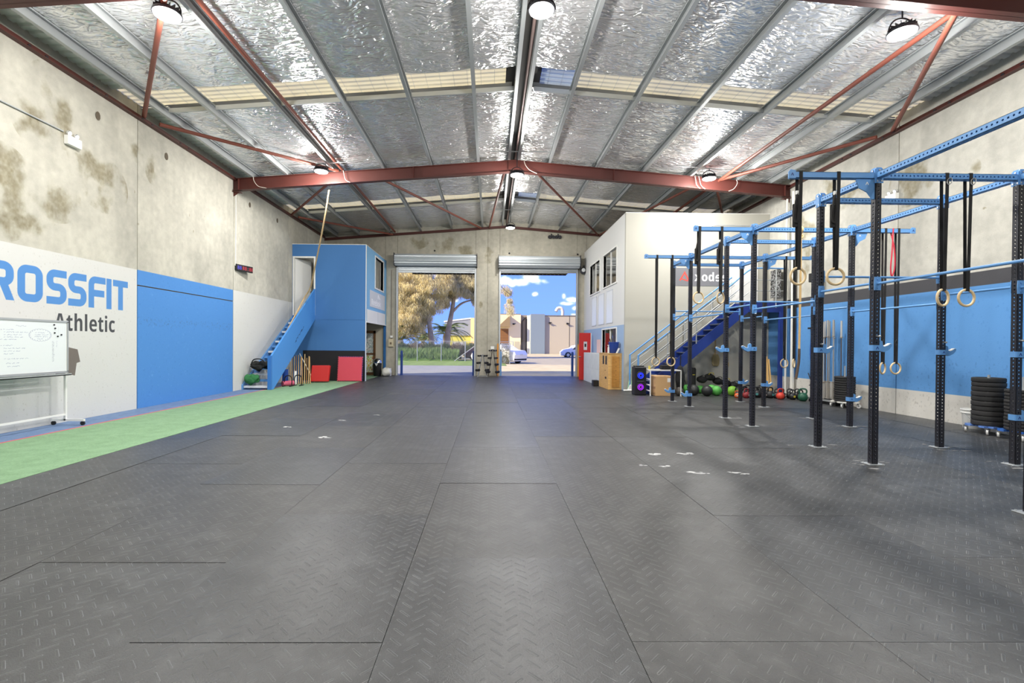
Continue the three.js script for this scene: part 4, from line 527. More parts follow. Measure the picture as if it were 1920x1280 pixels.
const lugBolts = merge([[-0.03, -0.025], [0.03, -0.025], [0, 0.115]].map(([a, b]) => [new THREE.CylinderGeometry(0.012, 0.012, 0.012, 6).rotateX(Math.PI / 2).translate(a, b, SZ / 2 + 0.01), new THREE.CylinderGeometry(0.012, 0.012, 0.012, 6).rotateZ(Math.PI / 2).translate(-SZ / 2 - 0.01, b, a)]).flat());
for (const k of Object.keys(FR)) for (const x of [RXL, RXR]) { rigPart('upright', upG, M.blackSteel, x, 0.012, FR[k]); rigPart('base_plate', basePlate, M.zinc, x, 0, FR[k]); const l = rigPart('joint_plate', lug, M.blueSteel, x, YT - 0.01, FR[k]); part(l, 'bolt', lugBolts.clone(), M.bolt); }
const beam = (x0, x1, d, holes) => rigPart('cross_beam', perf(x1 - x0, holes), M.blueSteel, x0, YT + SZ / 2, d, [0, 0, -Math.PI / 2]);
const chev = (s) => ext([[-0.9, -0.8], [-0.55, -0.8], [0, 0.35], [0.55, -0.8], [0.9, -0.8], [0.2, 0.8], [-0.2, 0.8]].map(([a, b]) => [a * s, b * s]), 0.002);
const gusP = [[0, 0], [0.24, 0], [0.24, 0.02], [0.2, 0.12], [0.1, 0.17], [0.03, 0.26], [0, 0.26]], gus = ext(gusP.map(([a, b]) => [-a, -b]), 0.012, 0.001), gusR = ext(gusP.map(([a, b]) => [a, -b]), 0.012, 0.001);
for (const k of ['A', 'C', 'E']) {
  beam(3.85, RXL - 0.04, FR[k], false); beam(RXL + 0.04, RXR - 0.04, FR[k], true); beam(RXR + 0.04, 7.98, FR[k], false);
  for (const [x, g] of [[RXL - SZ / 2, gus], [RXR + SZ / 2, gusR]]) { const o = rigPart('gusset', g, M.blueSteel, x, YT, FR[k] - 0.006); part(o, 'logo', chev(0.024).translate(x < 5.5 ? -0.1 : 0.1, -0.06, 0.014), M.white); }
  for (const x of [3.85, 7.98]) { const e = rigPart('end_cap', ext([[-0.045, -0.05], [0.045, -0.05], [0.045, 0.05], [-0.02, 0.06], [-0.045, 0.03]], 0.012, 0.002), M.blueSteel, x, YT + SZ / 2, FR[k] - SZ / 2 + 0.0); part(e, 'logo', chev(0.022).translate(0, 0, 0.016), M.navy); }
}
for (const k of ['Z', 'B', 'D', 'F']) beam(RXL + 0.04, RXR - 0.04, FR[k], true);
const ks = Object.keys(FR);
for (let i = 0; i < ks.length - 1; i++) for (const x of [RXL, RXR]) rigPart('depth_beam', perf(FR[ks[i + 1]] - FR[ks[i]] - 0.08), M.blueSteel, x, YT + SZ / 2, FR[ks[i]] + 0.04, [-Math.PI / 2, 0, 0]);
// pull-up bars: along the depth in both rows, across at the plain frames
const tab = merge([ext([[-0.04, -0.085], [0.04, -0.085], [0.045, 0], [0.04, 0.085], [-0.04, 0.085], [-0.045, 0]], 0.008, 0.001), ...[-0.055, 0.055].map((y) => new THREE.CylinderGeometry(0.014, 0.014, 0.016, 8).rotateX(Math.PI / 2).translate(0, y, 0.01))]);
const hts = [2.34, 2.35, 2.22, 2.31, 2.21, 2.3];
for (let i = 0; i < 6; i++) for (const x of [RXL, RXR]) { const a = FR[ks[i]] + 0.04, b = FR[ks[i + 1]] - 0.04, y = hts[i] - (x > 6 ? 0.03 : 0); const o = rigPart('pull_up_bar', tb([0, 0, 0], [0, 0, b - a], 0.0165, 10), M.blueSteel, x, y, a); part(o, 'mounting_tab', [tab.clone().translate(0, 0, -0.006), tab.clone().translate(0, 0, -(b - a) - 0.004)], M.blueSteel); }
for (const k of ['B', 'D', 'F']) { const o = rigPart('pull_up_bar', tb([0, 0, 0], [RXR - RXL - 0.08, 0, 0], 0.0165, 10), M.blueSteel, RXL + 0.04, k === 'B' ? 2.58 : 2.46, FR[k]); part(o, 'mounting_tab', [tab.clone().rotateY(Math.PI / 2), tab.clone().rotateY(-Math.PI / 2).translate(RXR - RXL - 0.08, 0, 0)], M.blueSteel); }
for (const [x, k, y] of [[RXL, 'A', 1.66], [RXL, 'B', 1.56], [RXR, 'B', 1.6], [RXL, 'C', 2.13], [RXL, 'D', 2.13], [RXL, 'E', 2.1], [RXR, 'C', 2.18], [RXR, 'A', 1.62], [RXR, 'E', 2.12]]) rigPart('band_peg', merge([new THREE.CylinderGeometry(0.012, 0.012, 0.05, 10).rotateX(Math.PI / 2).translate(0, 0, 0.06), new THREE.SphereGeometry(0.015, 10, 8).translate(0, 0, 0.085)]), M.bolt, x, y, FR[k]);
// safety hooks clamped on the uprights: separate things
const hookShape = [[0, -0.035], [0.07, -0.05], [0.13, -0.02], [0.165, 0.02], [0.17, 0.05], [0.15, 0.055], [0.12, 0.03], [0.075, 0.015], [0.05, 0.03], [0.045, 0.085], [0.015, 0.1], [0, 0.08]];
const jcup0 = {};
function jcup(x, y, d, dir, label) {
  const h = SZ / 2 + 0.004;
  if (!jcup0[dir]) {
    const o = (jcup0[dir] = thing('barbell_hook', label, 'barbell hook', [x, y, d], 0, 'blue barbell hooks on the rig'));
    part(o, 'clamp', [new THREE.BoxGeometry(SZ + 0.02, 0.075, 0.01).translate(0, 0, h + 0.005), new THREE.BoxGeometry(0.01, 0.075, SZ + 0.008).translate(-h - 0.005, 0, 0), new THREE.BoxGeometry(0.01, 0.075, SZ + 0.008).translate(h + 0.005, 0, 0)], M.blueSteel);
    part(o, 'hook', ext(hookShape.map(([a, b]) => [dir * (a + h), b]), 0.045, 0.003).translate(0, 0, -0.022), M.blueSteel); part(o, 'liner', ext([[0.075, 0.016], [0.12, 0.031], [0.15, 0.056], [0.172, 0.052], [0.15, 0.062], [0.115, 0.04], [0.075, 0.024]].map(([a, b]) => [dir * (a + h), b]), 0.05).translate(0, 0, -0.025), M.plastic); part(o, 'logo', chev(0.022).translate(0, 0, h + 0.01), M.navy);
    return o;
  }
  return dup(jcup0[dir], [x, y, d], 0, label);
}
const upL = { A: 'inner upright under the long overhanging beam', B: 'second inner upright after the long overhang', C: 'inner upright under the middle overhang', D: 'inner upright between the middle and last overhang', E: 'inner upright beside the frame table', F: 'end inner upright by the brown carton' }, upR = { A: 'outer row upright beside the plate stacks', B: 'outer row upright before the blue wall', C: 'outer row upright beside the barbells', E: 'outer row upright beside the kettlebells', F: 'last upright of the outer row' };
for (const [r, k, y, s] of [[0, 'A', 1.51, 1], [0, 'B', 1.47, 1], [1, 'B', 1.45, 1], [0, 'C', 1.47, -1], [0, 'D', 1.44, -1], [0, 'F', 0.28, -1], [0, 'E', 0.3, -1], [1, 'F', 0.53, 1], [1, 'E', 0.56, 1], [1, 'C', 0.53, 1], [1, 'A', 1.44, 1], [1, 'A', 0.62, 1]]) jcup(r ? RXR : RXL, y, FR[k], s, 'blue barbell hook ' + (y < 1 ? 'low ' : 'at chest height ') + 'on the ' + (r ? upR : upL)[k]);
// gymnastic rings on straps
const ringG = new THREE.TorusGeometry(0.104, 0.0155, 12, 40);
function ringSet(x, y, d, turn, label, group, tail, buckle) {
  const o = thing('gym_ring', label, 'gym ring', [x, y, d], 0, group), r = part(o, 'ring', ringG.clone(), M.wood); r.rotation.y = turn; const top = YT + SZ + 0.006 - y, w = 0.045;
  part(o, 'strap', [bar([0, 0.085, -0.019], [0, top - 0.08, -0.041], w, 0.003), bar([0, 0.085, 0.019], [0, top - 0.08, 0.041], w, 0.003), bar([0, top - 0.082, -0.041], [0, top, -0.041], w, 0.003), bar([0, top - 0.082, 0.041], [0, top, 0.041], w, 0.003), new THREE.BoxGeometry(w, 0.003, 0.086).translate(0, top, 0), new THREE.BoxGeometry(w, 0.003, 0.042).translate(0, 0.0855, 0)], M.webbing);
  if (buckle) part(o, 'buckle', [new RoundedBoxGeometry(0.045, 0.05, 0.02, 2, 0.006).translate(-0.03, top - 0.27, 0.02)], M.plastic);
  if (tail) part(o, 'strap_tail', tail === 1 ? [path([[-0.03, top - 0.28, -0.02], [-0.06, top - 0.4, -0.03], [-0.075, top - 0.6, -0.03], [-0.045, top - 0.66, -0.03], [-0.02, top - 0.5, -0.03], [-0.03, top - 0.34, -0.03]], 0.012, 6, 40), new RoundedBoxGeometry(0.07, 0.3, 0.03, 2, 0.012).translate(-0.045, top - 0.56, 0.0)] : [path([[-0.02, 0.55, -0.045], [-0.05, 0.5, -0.05], [-0.04, 0.42, -0.05], [-0.02, 0.47, -0.05]], 0.008, 6, 24)], M.webbing);
  return o;
}
ringSet(3.97, 2.43, 6.17, 0.1, 'wooden ring with bundled strap at the tip of the longest overhanging beam', 'rings on the rig', 1, true); ringSet(4.46, 2.43, 6.17, -0.1, 'wooden ring with bundled strap next to the gusset of the longest beam', 'rings on the rig', 1, true);
ringSet(5.87, 2.17, 6.17, 0.27, 'wooden ring turned sideways on a strap over the blue wall', 'rings on the rig', 0, false); ringSet(6.18, 2.17, 6.17, 0.0, 'wooden ring beside the sideways ring over the blue wall', 'rings on the rig', 0, false);
ringSet(3.93, 2.43, 9.05, 0.15, 'wooden ring at the end of the middle overhanging beam', 'rings on the rig', 1, false); ringSet(4.35, 2.43, 9.05, 0.53, 'wooden ring turned edge-on under the middle overhanging beam', 'rings on the rig', 1, true);
ringSet(7.72, 1.12, 9.05, 0.1, 'low wooden ring before the blue wall under the middle beam end', 'rings on the rig', 2, false); ringSet(7.47, 1.12, 9.05, 0.5, 'low wooden ring half hidden by an inner upright', 'rings on the rig', 2, false);
ringSet(4.13, 1.12, 11.93, 0.2, 'low wooden ring over the navy stair foot under the end overhang', 'rings on the rig', 2, false); ringSet(4.51, 1.12, 11.93, 0.1, 'low wooden ring beside the brown carton upright', 'rings on the rig', 2, false);
ringSet(7.36, 1.1, 11.93, 0.2, 'low wooden ring beside the navy landing post', 'rings on the rig', 2, false); ringSet(7.6, 1.1, 11.93, 0.8, 'low wooden ring turned sideways beside the white downpipe', 'rings on the rig', 2, false);
for (const x of [5.87, 6.18]) { const o = solo('carabiner', x < 6 ? 'steel carabiner on the beam above the sideways ring' : 'steel carabiner on the beam above the front-facing ring', 'carabiner', [new THREE.TorusGeometry(0.03, 0.005, 6, 18).scale(1, 1.5, 1).rotateZ(-0.4).translate(x + 0.015, YT - 0.03, -6.17 + 0.055)], M.steel); void o; }
solo('resistance_band', 'red looped resistance band hanging from the middle beam end', 'band', [path([[7.6, 3.77, 9.0], [7.57, 3.3, 8.99], [7.55, 3.0, 8.99], [7.58, 2.86, 9.0], [7.63, 3.0, 9.0], [7.62, 3.4, 9.0], [7.6, 3.76, 9.08]], 0.012, 6, 50)], mat([200, 44, 66], 0.6));
// ---- ropes: three twisted strands ----
function rope(pts, r, turns, n) {
  const c = new THREE.CatmullRomCurve3(pts.map((p) => V(...p)), false, 'centripetal'), fr = c.computeFrenetFrames(n, false), out = [];
  for (let s = 0; s < 3; s++) { const q = []; for (let i = 0; i <= n; i++) { const a = i / n * turns * 6.283 + s * 2.094, p = c.getPointAt(i / n); q.push(p.addScaledVector(fr.normals[i], Math.cos(a) * r * 0.5).addScaledVector(fr.binormals[i], Math.sin(a) * r * 0.5)); } out.push(new THREE.TubeGeometry(new THREE.CatmullRomCurve3(q), n, r * 0.56, 5)); } return merge(out);
}
solo('climbing_rope', 'thick tan climbing rope tied back from the rafter onto the blue stairs', 'climbing rope', rope([[-5.02, 6.24, 14.95], [-5.25, 5.6, 15.3], [-5.65, 4.9, 16.0], [-6.15, 4.2, 16.9], [-6.7, 3.52, 17.9], [-7.02, 3.2, 18.2], [-7.15, 2.74, 17.95], [-7.16, 2.1, 17.2], [-7.15, 1.5, 16.45]], 0.026, 95, 700), mat([206, 178, 136], 0.85));
{
  const o = thing('climbing_rope', 'tan climbing rope hanging from the middle beam of the rig', 'climbing rope', [5.87, 1.1, 9.05]); wpart(o, 'rope', rope([[5.87, YT - 0.0, 9.05], [5.875, 3, 9.05], [5.87, 2.2, 9.05], [5.865, 1.45, 9.05]], 0.02, 42, 320), mat([208, 176, 124], 0.85)); wpart(o, 'knot', [new THREE.TorusGeometry(0.05, 0.022, 8, 20).rotateY(Math.PI / 2).translate(5.87, YT + 0.04, -9.05), new THREE.TorusGeometry(0.03, 0.02, 8, 16).translate(5.875, YT - 0.08, -9.05)], mat([214, 190, 140], 0.85)); wpart(o, 'worn_end', path([[5.865, 1.48, 9.05], [5.86, 1.25, 9.05], [5.835, 1.02, 9.06], [5.815, 0.9, 9.06]], 0.024, 8, 30), mat([92, 78, 66], 0.95), 'dark worn rope end');
}

// ================= weights and kit along the rig wall =================
const bbG = [tb([0, 0.0, 0], [0, 2.08, 0], 0.014, 10)], slv = [tb([0, 0, 0], [0, 0.42, 0], 0.025, 12), tb([0, 1.66, 0], [0, 2.08, 0], 0.025, 12)], col = [cyl(0.035, 0.035, 0.03, 0, 0.42, 0, 14), cyl(0.035, 0.035, 0.03, 0, 1.63, 0, 14)];
{
  const tones = [mat([216, 212, 206], 0.32, 0.55), mat([168, 156, 142], 0.4, 0.5), mat([104, 94, 90], 0.42, 0.5), mat([190, 184, 174], 0.35, 0.5)]; let i = 0;
  for (const [d, k, h] of [[13.15, 0, 0], [13.05, 1, 0], [12.96, 2, 0.02], [12.89, 0, 0], [12.81, 3, 0.01], [12.73, 1, 0.03], [12.64, 0, -0.02], [12.52, 3, 0.03], [12.37, 2, 0]]) { const o = thing('barbell', ['bright', 'dull', 'dark', 'grey'][k] + ' steel barbell, ' + ['first', 'second', 'third', 'fourth', 'fifth', 'sixth', 'seventh', 'eighth', 'ninth'][i] + ' in the holder counted from the hanging blue bands', 'barbell', [9.12 - (i % 2) * 0.1, 0.12 + h, d], 0, 'barbells upright on the rig wall'); part(o, 'shaft', bbG.map((g) => g.clone()), tones[k]); for (const g of slv) part(o, 'sleeve', g.clone(), tones[(k + 1) % 2 ? 0 : 3]); part(o, 'collar', col.map((g) => g.clone()), tones[1]); i++; }
  const o = thing('barbell_holder', 'black steel floor holder for upright barbells', 'barbell holder', [9.07, 0.003, 12.8]); wpart(o, 'base', rb(8.9, 9.25, 0.003, 0.11, 12.25, 13.3, 0.01), M.black); wpart(o, 'rim', bx(8.88, 8.9, 0.08, 0.12, 12.25, 13.3), M.zinc);
}
const plateG = (r, t) => lathe([[0.026, t * 0.3], [0.026, t * 0.7], [0.06, t * 0.72], [0.065, t * 0.6], [r * 0.72, t * 0.6], [r * 0.76, t * 0.96], [r - 0.012, t], [r, t - 0.012], [r, 0.012], [r - 0.012, 0], [r * 0.76, t * 0.04], [r * 0.72, t * 0.4], [0.065, t * 0.4], [0.06, t * 0.28], [0.026, t * 0.3]], 40), hubG = (t) => lathe([[0.026, t * 0.2], [0.05, t * 0.2], [0.05, t * 0.8], [0.026, t * 0.8]], 18);
function dolly(x, d, label, frame) {
  const o = thing('plate_dolly', label, 'dolly', [x, 0.003, d]); part(o, 'deck', [new THREE.BoxGeometry(0.5, 0.03, 0.1).translate(0, 0.135, 0.12), new THREE.BoxGeometry(0.5, 0.03, 0.1).translate(0, 0.135, -0.12), new THREE.BoxGeometry(0.1, 0.03, 0.5).translate(0.12, 0.135, 0), new THREE.BoxGeometry(0.1, 0.03, 0.5).translate(-0.12, 0.135, 0)], frame);
  for (const [a, b] of [[1, 1], [-1, 1], [1, -1], [-1, -1]]) { const c = part(o, 'castor', [new THREE.CylinderGeometry(0.05, 0.05, 0.028, 20).rotateZ(Math.PI / 2).rotateY(0.9 * a).translate(a * 0.21, 0.05, b * 0.19)], mat([206, 206, 204], 0.4)); part(c, 'fork', [new THREE.BoxGeometry(0.045, 0.07, 0.045).translate(a * 0.21, 0.09, b * 0.19), new THREE.CylinderGeometry(0.02, 0.02, 0.034, 10).rotateZ(Math.PI / 2).rotateY(0.9 * a).translate(a * 0.21, 0.05, b * 0.19)], M.chrome); }
  part(o, 'spindle', cyl(0.02, 0.02, 0.9, 0, 0.14, 0, 10), M.zinc); return o;
}
function stack(x, d, ts, label, group, fr, dl) { dolly(x, d, dl, fr); let y = 0.153; ts.forEach((t, i) => { const key = t.toFixed(3); plateCache[key] ??= [plateG(0.225, t), hubG(t)]; const o = thing('bumper_plate', label + ', ' + (i === ts.length - 1 ? 'topmost' : ORD[i] + ' above the dolly'), 'weight plate', [x, y, d], rr(0, 6), group); const j = 0.004; o.position.x += rr(-j, j); part(o, 'disc', plateCache[key][0].clone(), i % 2 ? M.rubber : M.rubber2); part(o, 'hub', plateCache[key][1].clone(), M.steel); y += t + 0.001; }); }
const plateCache = {};
stack(8.86, 8.42, [0.085, 0.085, 0.085, 0.085, 0.085, 0.085, 0.085, 0.085, 0.075, 0.08], 'thick black bumper plate in the stack by the white bucket', 'thick bumper plates beside the white bucket', mat([92, 128, 196], 0.45), 'blue wheeled dolly under the tallest plate stack');
stack(8.86, 7.86, Array(12).fill(0.056), 'thin black bumper plate in the stack behind the outer upright', 'thin bumper plates behind the outer upright', mat([48, 100, 180], 0.45), 'blue wheeled dolly behind the outer upright');
stack(8.95, 12.0, Array(11).fill(0.056), 'black bumper plate in the stack next to the barbells', 'bumper plates next to the barbells', M.whitePaint, 'pale wheeled dolly under the plates next to the barbells');
{
  const o = thing('white_bucket', 'white plastic bucket against the wall by the tallest plate stack', 'bucket', [9.14, 0.003, 8.98]); part(o, 'pail', lathe([[0, 0], [0.13, 0], [0.155, 0.34], [0.17, 0.34], [0.17, 0.36], [0.15, 0.36], [0.125, 0.01], [0, 0.01]], 28), M.plastic); part(o, 'rim_band', lathe([[0.152, 0.28], [0.168, 0.28], [0.168, 0.3], [0.152, 0.3]], 28), M.plastic); part(o, 'bail_handle', path([[-0.16, 0.29, 0], [-0.15, 0.2, -0.1], [0, 0.15, -0.15], [0.15, 0.2, -0.1], [0.16, 0.29, 0]], 0.004, 6, 30), M.zinc);
  solo('white_carton', 'low white carton on the floor behind the blue plate dollies', 'carton', rb(9.08, 9.3, 0.003, 0.13, 7.7, 8.6, 0.006), M.plastic);
}
// medicine balls and slam balls
const ballG = new THREE.SphereGeometry(1, 28, 20), seamG = new THREE.TorusGeometry(0.995, 0.02, 6, 40);
function ball(u, r, d, m, label) { const x = (u - 919.4) / 901 * d, o = thing('medicine_ball', label, 'medicine ball', [x, 0.003, d], rr(0, 6), 'balls under the navy stair'); part(o, 'shell', ballG.clone().scale(r, r, r).translate(0, r, 0), m); part(o, 'seam', [seamG.clone().scale(r, r, r).translate(0, r, 0), seamG.clone().rotateY(1.57).scale(r, r, r).translate(0, r, 0)], m); }
const mDark = mat([34, 36, 36], 0.5), mGrey = mat([70, 66, 62], 0.6);
for (const [u, r, d, m, l] of [[1276, 0.13, 14.5, mGrey, 'dull grey medicine ball beside the white frame table'], [1291, 0.15, 15.1, M.green, 'green medicine ball behind the fifth rig upright'], [1303, 0.165, 14.6, mDark, 'black medicine ball in front of the upright sandbag'], [1316, 0.125, 15.3, M.green, 'green medicine ball raised between two black balls'], [1338, 0.15, 15.0, M.green, 'green medicine ball tucked behind the shiny black ball'], [1329, 0.16, 14.45, mDark, 'shiny black medicine ball before the sandbag pile'], [1347, 0.15, 14.6, M.green, 'bright green medicine ball beside the third rig upright'], [1363, 0.15, 14.9, mDark, 'black medicine ball between two green balls'], [1377, 0.15, 14.55, M.lime, 'lime green slam ball beside the last outer upright']]) ball(u, r, d, m, l);
const sb = (x, d, h, r, label) => { const o = thing('sandbag', label, 'sandbag', [x, 0.003, d]); part(o, 'sack', lathe([[0, 0], [r * 0.9, 0.01], [r, 0.06], [r * 0.97, h * 0.5], [r, h - 0.06], [r * 0.8, h - 0.005], [0, h]], 20), mat([30, 30, 30], 0.8)); part(o, 'label_tag', [new THREE.BoxGeometry(0.08, 0.02, 0.004).translate(0, h * 0.72, r), new THREE.BoxGeometry(0.08, 0.02, 0.004).translate(0, h * 0.25, r)], mat([214, 196, 60], 0.7), 'yellow print'); };
sb(6.52, 15.4, 0.82, 0.11, 'black cylindrical sandbag standing behind the medicine balls');
for (let i = 0; i < 5; i++) { const x = 6.8 + i * 0.26, o = thing('sandbag', ['black sandbag on top of the heap by the upright sandbag', 'black sandbag across the heap with yellow handles', 'black sandbag low in the heap behind green balls', 'black sandbag sloping down the end of the heap', 'small black sandbag at the low end of the heap'][i], 'sandbag', [x, [0.3, 0.38, 0.25, 0.2, 0.12][i], 15.35], 0, 'heap of sandbags under the stair'); part(o, 'sack', cloth(0.15, 0.11, 0.14, 0, 0.14, 0, 0.5, 2, 12), mat([28, 28, 28], 0.8)); part(o, 'handle', path([[-0.08, 0.22, -0.1], [-0.05, 0.28, -0.14], [0.05, 0.28, -0.14], [0.08, 0.22, -0.1]], 0.01, 6, 16), i % 2 ? mat([214, 190, 50], 0.7) : M.black); }
// kettlebells
const kbBody = (r) => lathe([[0, 0], [r * 0.6, 0], [r * 0.92, r * 0.45], [r, r * 0.9], [r * 0.85, r * 1.45], [r * 0.45, r * 1.8], [0, r * 1.86]], 20), kbHandle = (r) => new THREE.TubeGeometry(new THREE.CatmullRomCurve3([[-0.5, 1.5], [-0.72, 2.1], [-0.55, 2.6], [0, 2.72], [0.55, 2.6], [0.72, 2.1], [0.5, 1.5]].map(([a, b]) => new THREE.Vector3(a * r, b * r, 0))), 24, r * 0.17, 8);
const kbp = {};
function kettlebell(x, d, r, m, label, ringC) { const o = thing('kettlebell', label, 'kettlebell', [x, 0.003, d], rr(-0.6, 0.6), 'kettlebells along the rig wall'); part(o, 'bell', (kbp[r] ??= kbBody(r)).clone(), m); part(o, 'handle', kbHandle(r), m); if (ringC) part(o, 'weight_badge', new THREE.CircleGeometry(r * 0.32, 14).translate(0, r * 0.95, r * 1.0), ringC); }
const kbBlack = mat([28, 28, 30], 0.5), badge = [mat([208, 200, 190], 0.5), mat([206, 190, 60], 0.5), mat([80, 150, 150], 0.5), mat([206, 120, 100], 0.5)];
for (let i = 0; i < 20; i++) { const row = i % 2, u = 1388 + i * 6.1, d = 14.35 - i * 0.035 + row * 0.32, x = (u - 919.4) / 901 * d; if (u > 1462 && u < 1478 && !row) continue; if (x > 8.42) continue; kettlebell(x, d, [0.1, 0.105, 0.115, 0.12][i % 4], kbBlack, 'black cast kettlebell, ' + ORD[i] + ' from the lime slam ball in the double row', badge[i % 4]); }
kettlebell(7.24, 13.98, 0.075, mat([206, 94, 44], 0.5), 'small orange kettlebell next to the lime slam ball', badge[0]); kettlebell(7.5, 13.96, 0.1, mat([140, 40, 44], 0.5), 'dark red kettlebell behind the third inner upright', badge[0]);
kettlebell(8.35, 13.7, 0.11, mat([206, 62, 44], 0.45), 'bright red kettlebell below the navy landing post', null); kettlebell(8.74, 13.3, 0.125, mat([24, 84, 62], 0.45), 'large dark green kettlebell below the hanging belts', null);
for (let i = 0; i < 5; i++) kettlebell(8.56 + i * 0.11, 13.95 - (i % 2) * 0.3, 0.1, kbBlack, 'black kettlebell, ' + ORD[i] + ' from the red one toward the green one', badge[i % 4]);
// bands, belts and pads hung on walls
solo('resistance_band', 'blue wide resistance bands hanging on the wall beside the barbells', 'band', [path([[9.24, 2.05, 13.5], [9.24, 1.2, 13.42], [9.24, 0.75, 13.45], [9.24, 0.72, 13.52], [9.24, 1.2, 13.56], [9.24, 2.05, 13.52]], 0.03, 6, 40), path([[9.2, 2.0, 13.62], [9.2, 1.2, 13.56], [9.2, 0.85, 13.6], [9.2, 1.3, 13.68], [9.2, 2.02, 13.64]], 0.022, 6, 40)], mat([28, 88, 186], 0.6));
solo('resistance_band', 'dark red band hanging behind the blue bands on the wall', 'band', path([[9.27, 1.9, 13.33], [9.27, 1.0, 13.3], [9.27, 0.8, 13.34], [9.27, 1.0, 13.38], [9.27, 1.9, 13.35]], 0.018, 6, 30), mat([170, 40, 70], 0.6));
solo('lifting_chain', 'dark lifting chain hooked on the white wall paint', 'chain', path([[9.28, 0.75, 13.9], [9.28, 0.55, 13.75], [9.28, 0.7, 13.6], [9.28, 0.45, 13.7], [9.28, 0.4, 13.85]], 0.014, 6, 40), M.blackSteel);
solo('wall_hook_rail', 'dark hook rail on the blue wall above the hanging bands', 'rail', bx(9.25, 9.325, 2.03, 2.08, 13.2, 13.9), M.blackSteel);
{ const o = thing('sand_paddle', 'olive canvas weight pad hanging on the office wall under the stair', 'weight pad', [7.52, 0.86, 15.95]); part(o, 'pad', ext([[-0.1, 0.06], [-0.07, 0], [0.07, 0], [0.1, 0.06], [0.11, 0.25], [0.06, 0.38], [-0.06, 0.38], [-0.11, 0.25]], 0.04, 0.012), mat([128, 116, 84], 0.9)); part(o, 'strap', [new THREE.BoxGeometry(0.05, 0.62, 0.015).translate(-0.02, 0.66, 0.02)], mat([150, 130, 96], 0.9)); }
solo('weight_belt', 'tan leather weight belt hanging on the office wall', 'belt', [bx(7.8, 7.86, 0.95, 1.75, 15.93, 15.95), bx(7.89, 7.95, 1.05, 1.72, 15.93, 15.95), bx(7.8, 7.96, 0.84, 0.98, 15.92, 15.96)], mat([176, 152, 108], 0.8)); solo('timber_plank', 'two pale timber planks leaning on the office wall by the landing post', 'plank', [bar([8.62, 0.01, 14.75], [8.64, 1.2, 14.95], 0.07, 0.025), bar([8.72, 0.01, 14.75], [8.72, 1.12, 14.95], 0.05, 0.025)], mat([216, 172, 104], 0.6));
solo('wall_speaker', 'small black wall speaker above the black paint band', 'speaker', [rb(9.05, 9.32, 3.35, 3.6, 13.35, 13.6, 0.02), bx(9.2, 9.32, 3.2, 3.35, 13.45, 13.5)], M.black);
solo('wall_poster', 'black and white patterned poster on the landing side wall', 'poster', bx(9.2, 9.215, 3.1, 4.0, 15.15, 15.7), mat([150, 150, 150], 0.7, 0, { map: tile(tex(64, 128, (x, y) => LAT[(x >> 2) * 37 + (y >> 2) * 113 & 65535] > 0.5 ? 235 : 40), 0.55, 0.9) }));
// party speaker, frame table, carton, bag
{
  const o = thing('party_speaker', 'black tower speaker with glowing blue and purple cones by the stair foot', 'speaker', [4.58, 0.004, 14.72]); part(o, 'cabinet', new RoundedBoxGeometry(0.36, 0.86, 0.32, 3, 0.025).translate(0, 0.43, 0), mat([24, 25, 28], 0.45)); part(o, 'handle', new RoundedBoxGeometry(0.28, 0.05, 0.2, 2, 0.015).translate(0, 0.87, -0.03), M.black); part(o, 'control_strip', new THREE.BoxGeometry(0.22, 0.018, 0.01).translate(0, 0.43, 0.163), M.chrome);
  for (const [y, c] of [[0.6, [40, 66, 255]], [0.25, [170, 40, 230]]]) { const w = part(o, 'woofer', [new THREE.TorusGeometry(0.11, 0.02, 10, 32).translate(0, y, 0.16), lathe([[0, 0.02], [0.03, 0.03], [0.1, 0]], 24).rotateX(Math.PI / 2).translate(0, y, 0.155)], M.black); part(w, 'light_ring', [new THREE.TorusGeometry(0.085, 0.012, 8, 32).translate(0, y, 0.167), new THREE.TorusGeometry(0.045, 0.012, 8, 24).translate(0, y, 0.178)], mat(c, 0.4, 0, { emissive: C(...c), emissiveIntensity: 0.55 }), 'glowing light ring'); const l = new THREE.PointLight(C(...c), 0.03); l.position.set(0, y, 0.26); l.castShadow = true; l.shadow.radius = 3; o.add(l); }
}
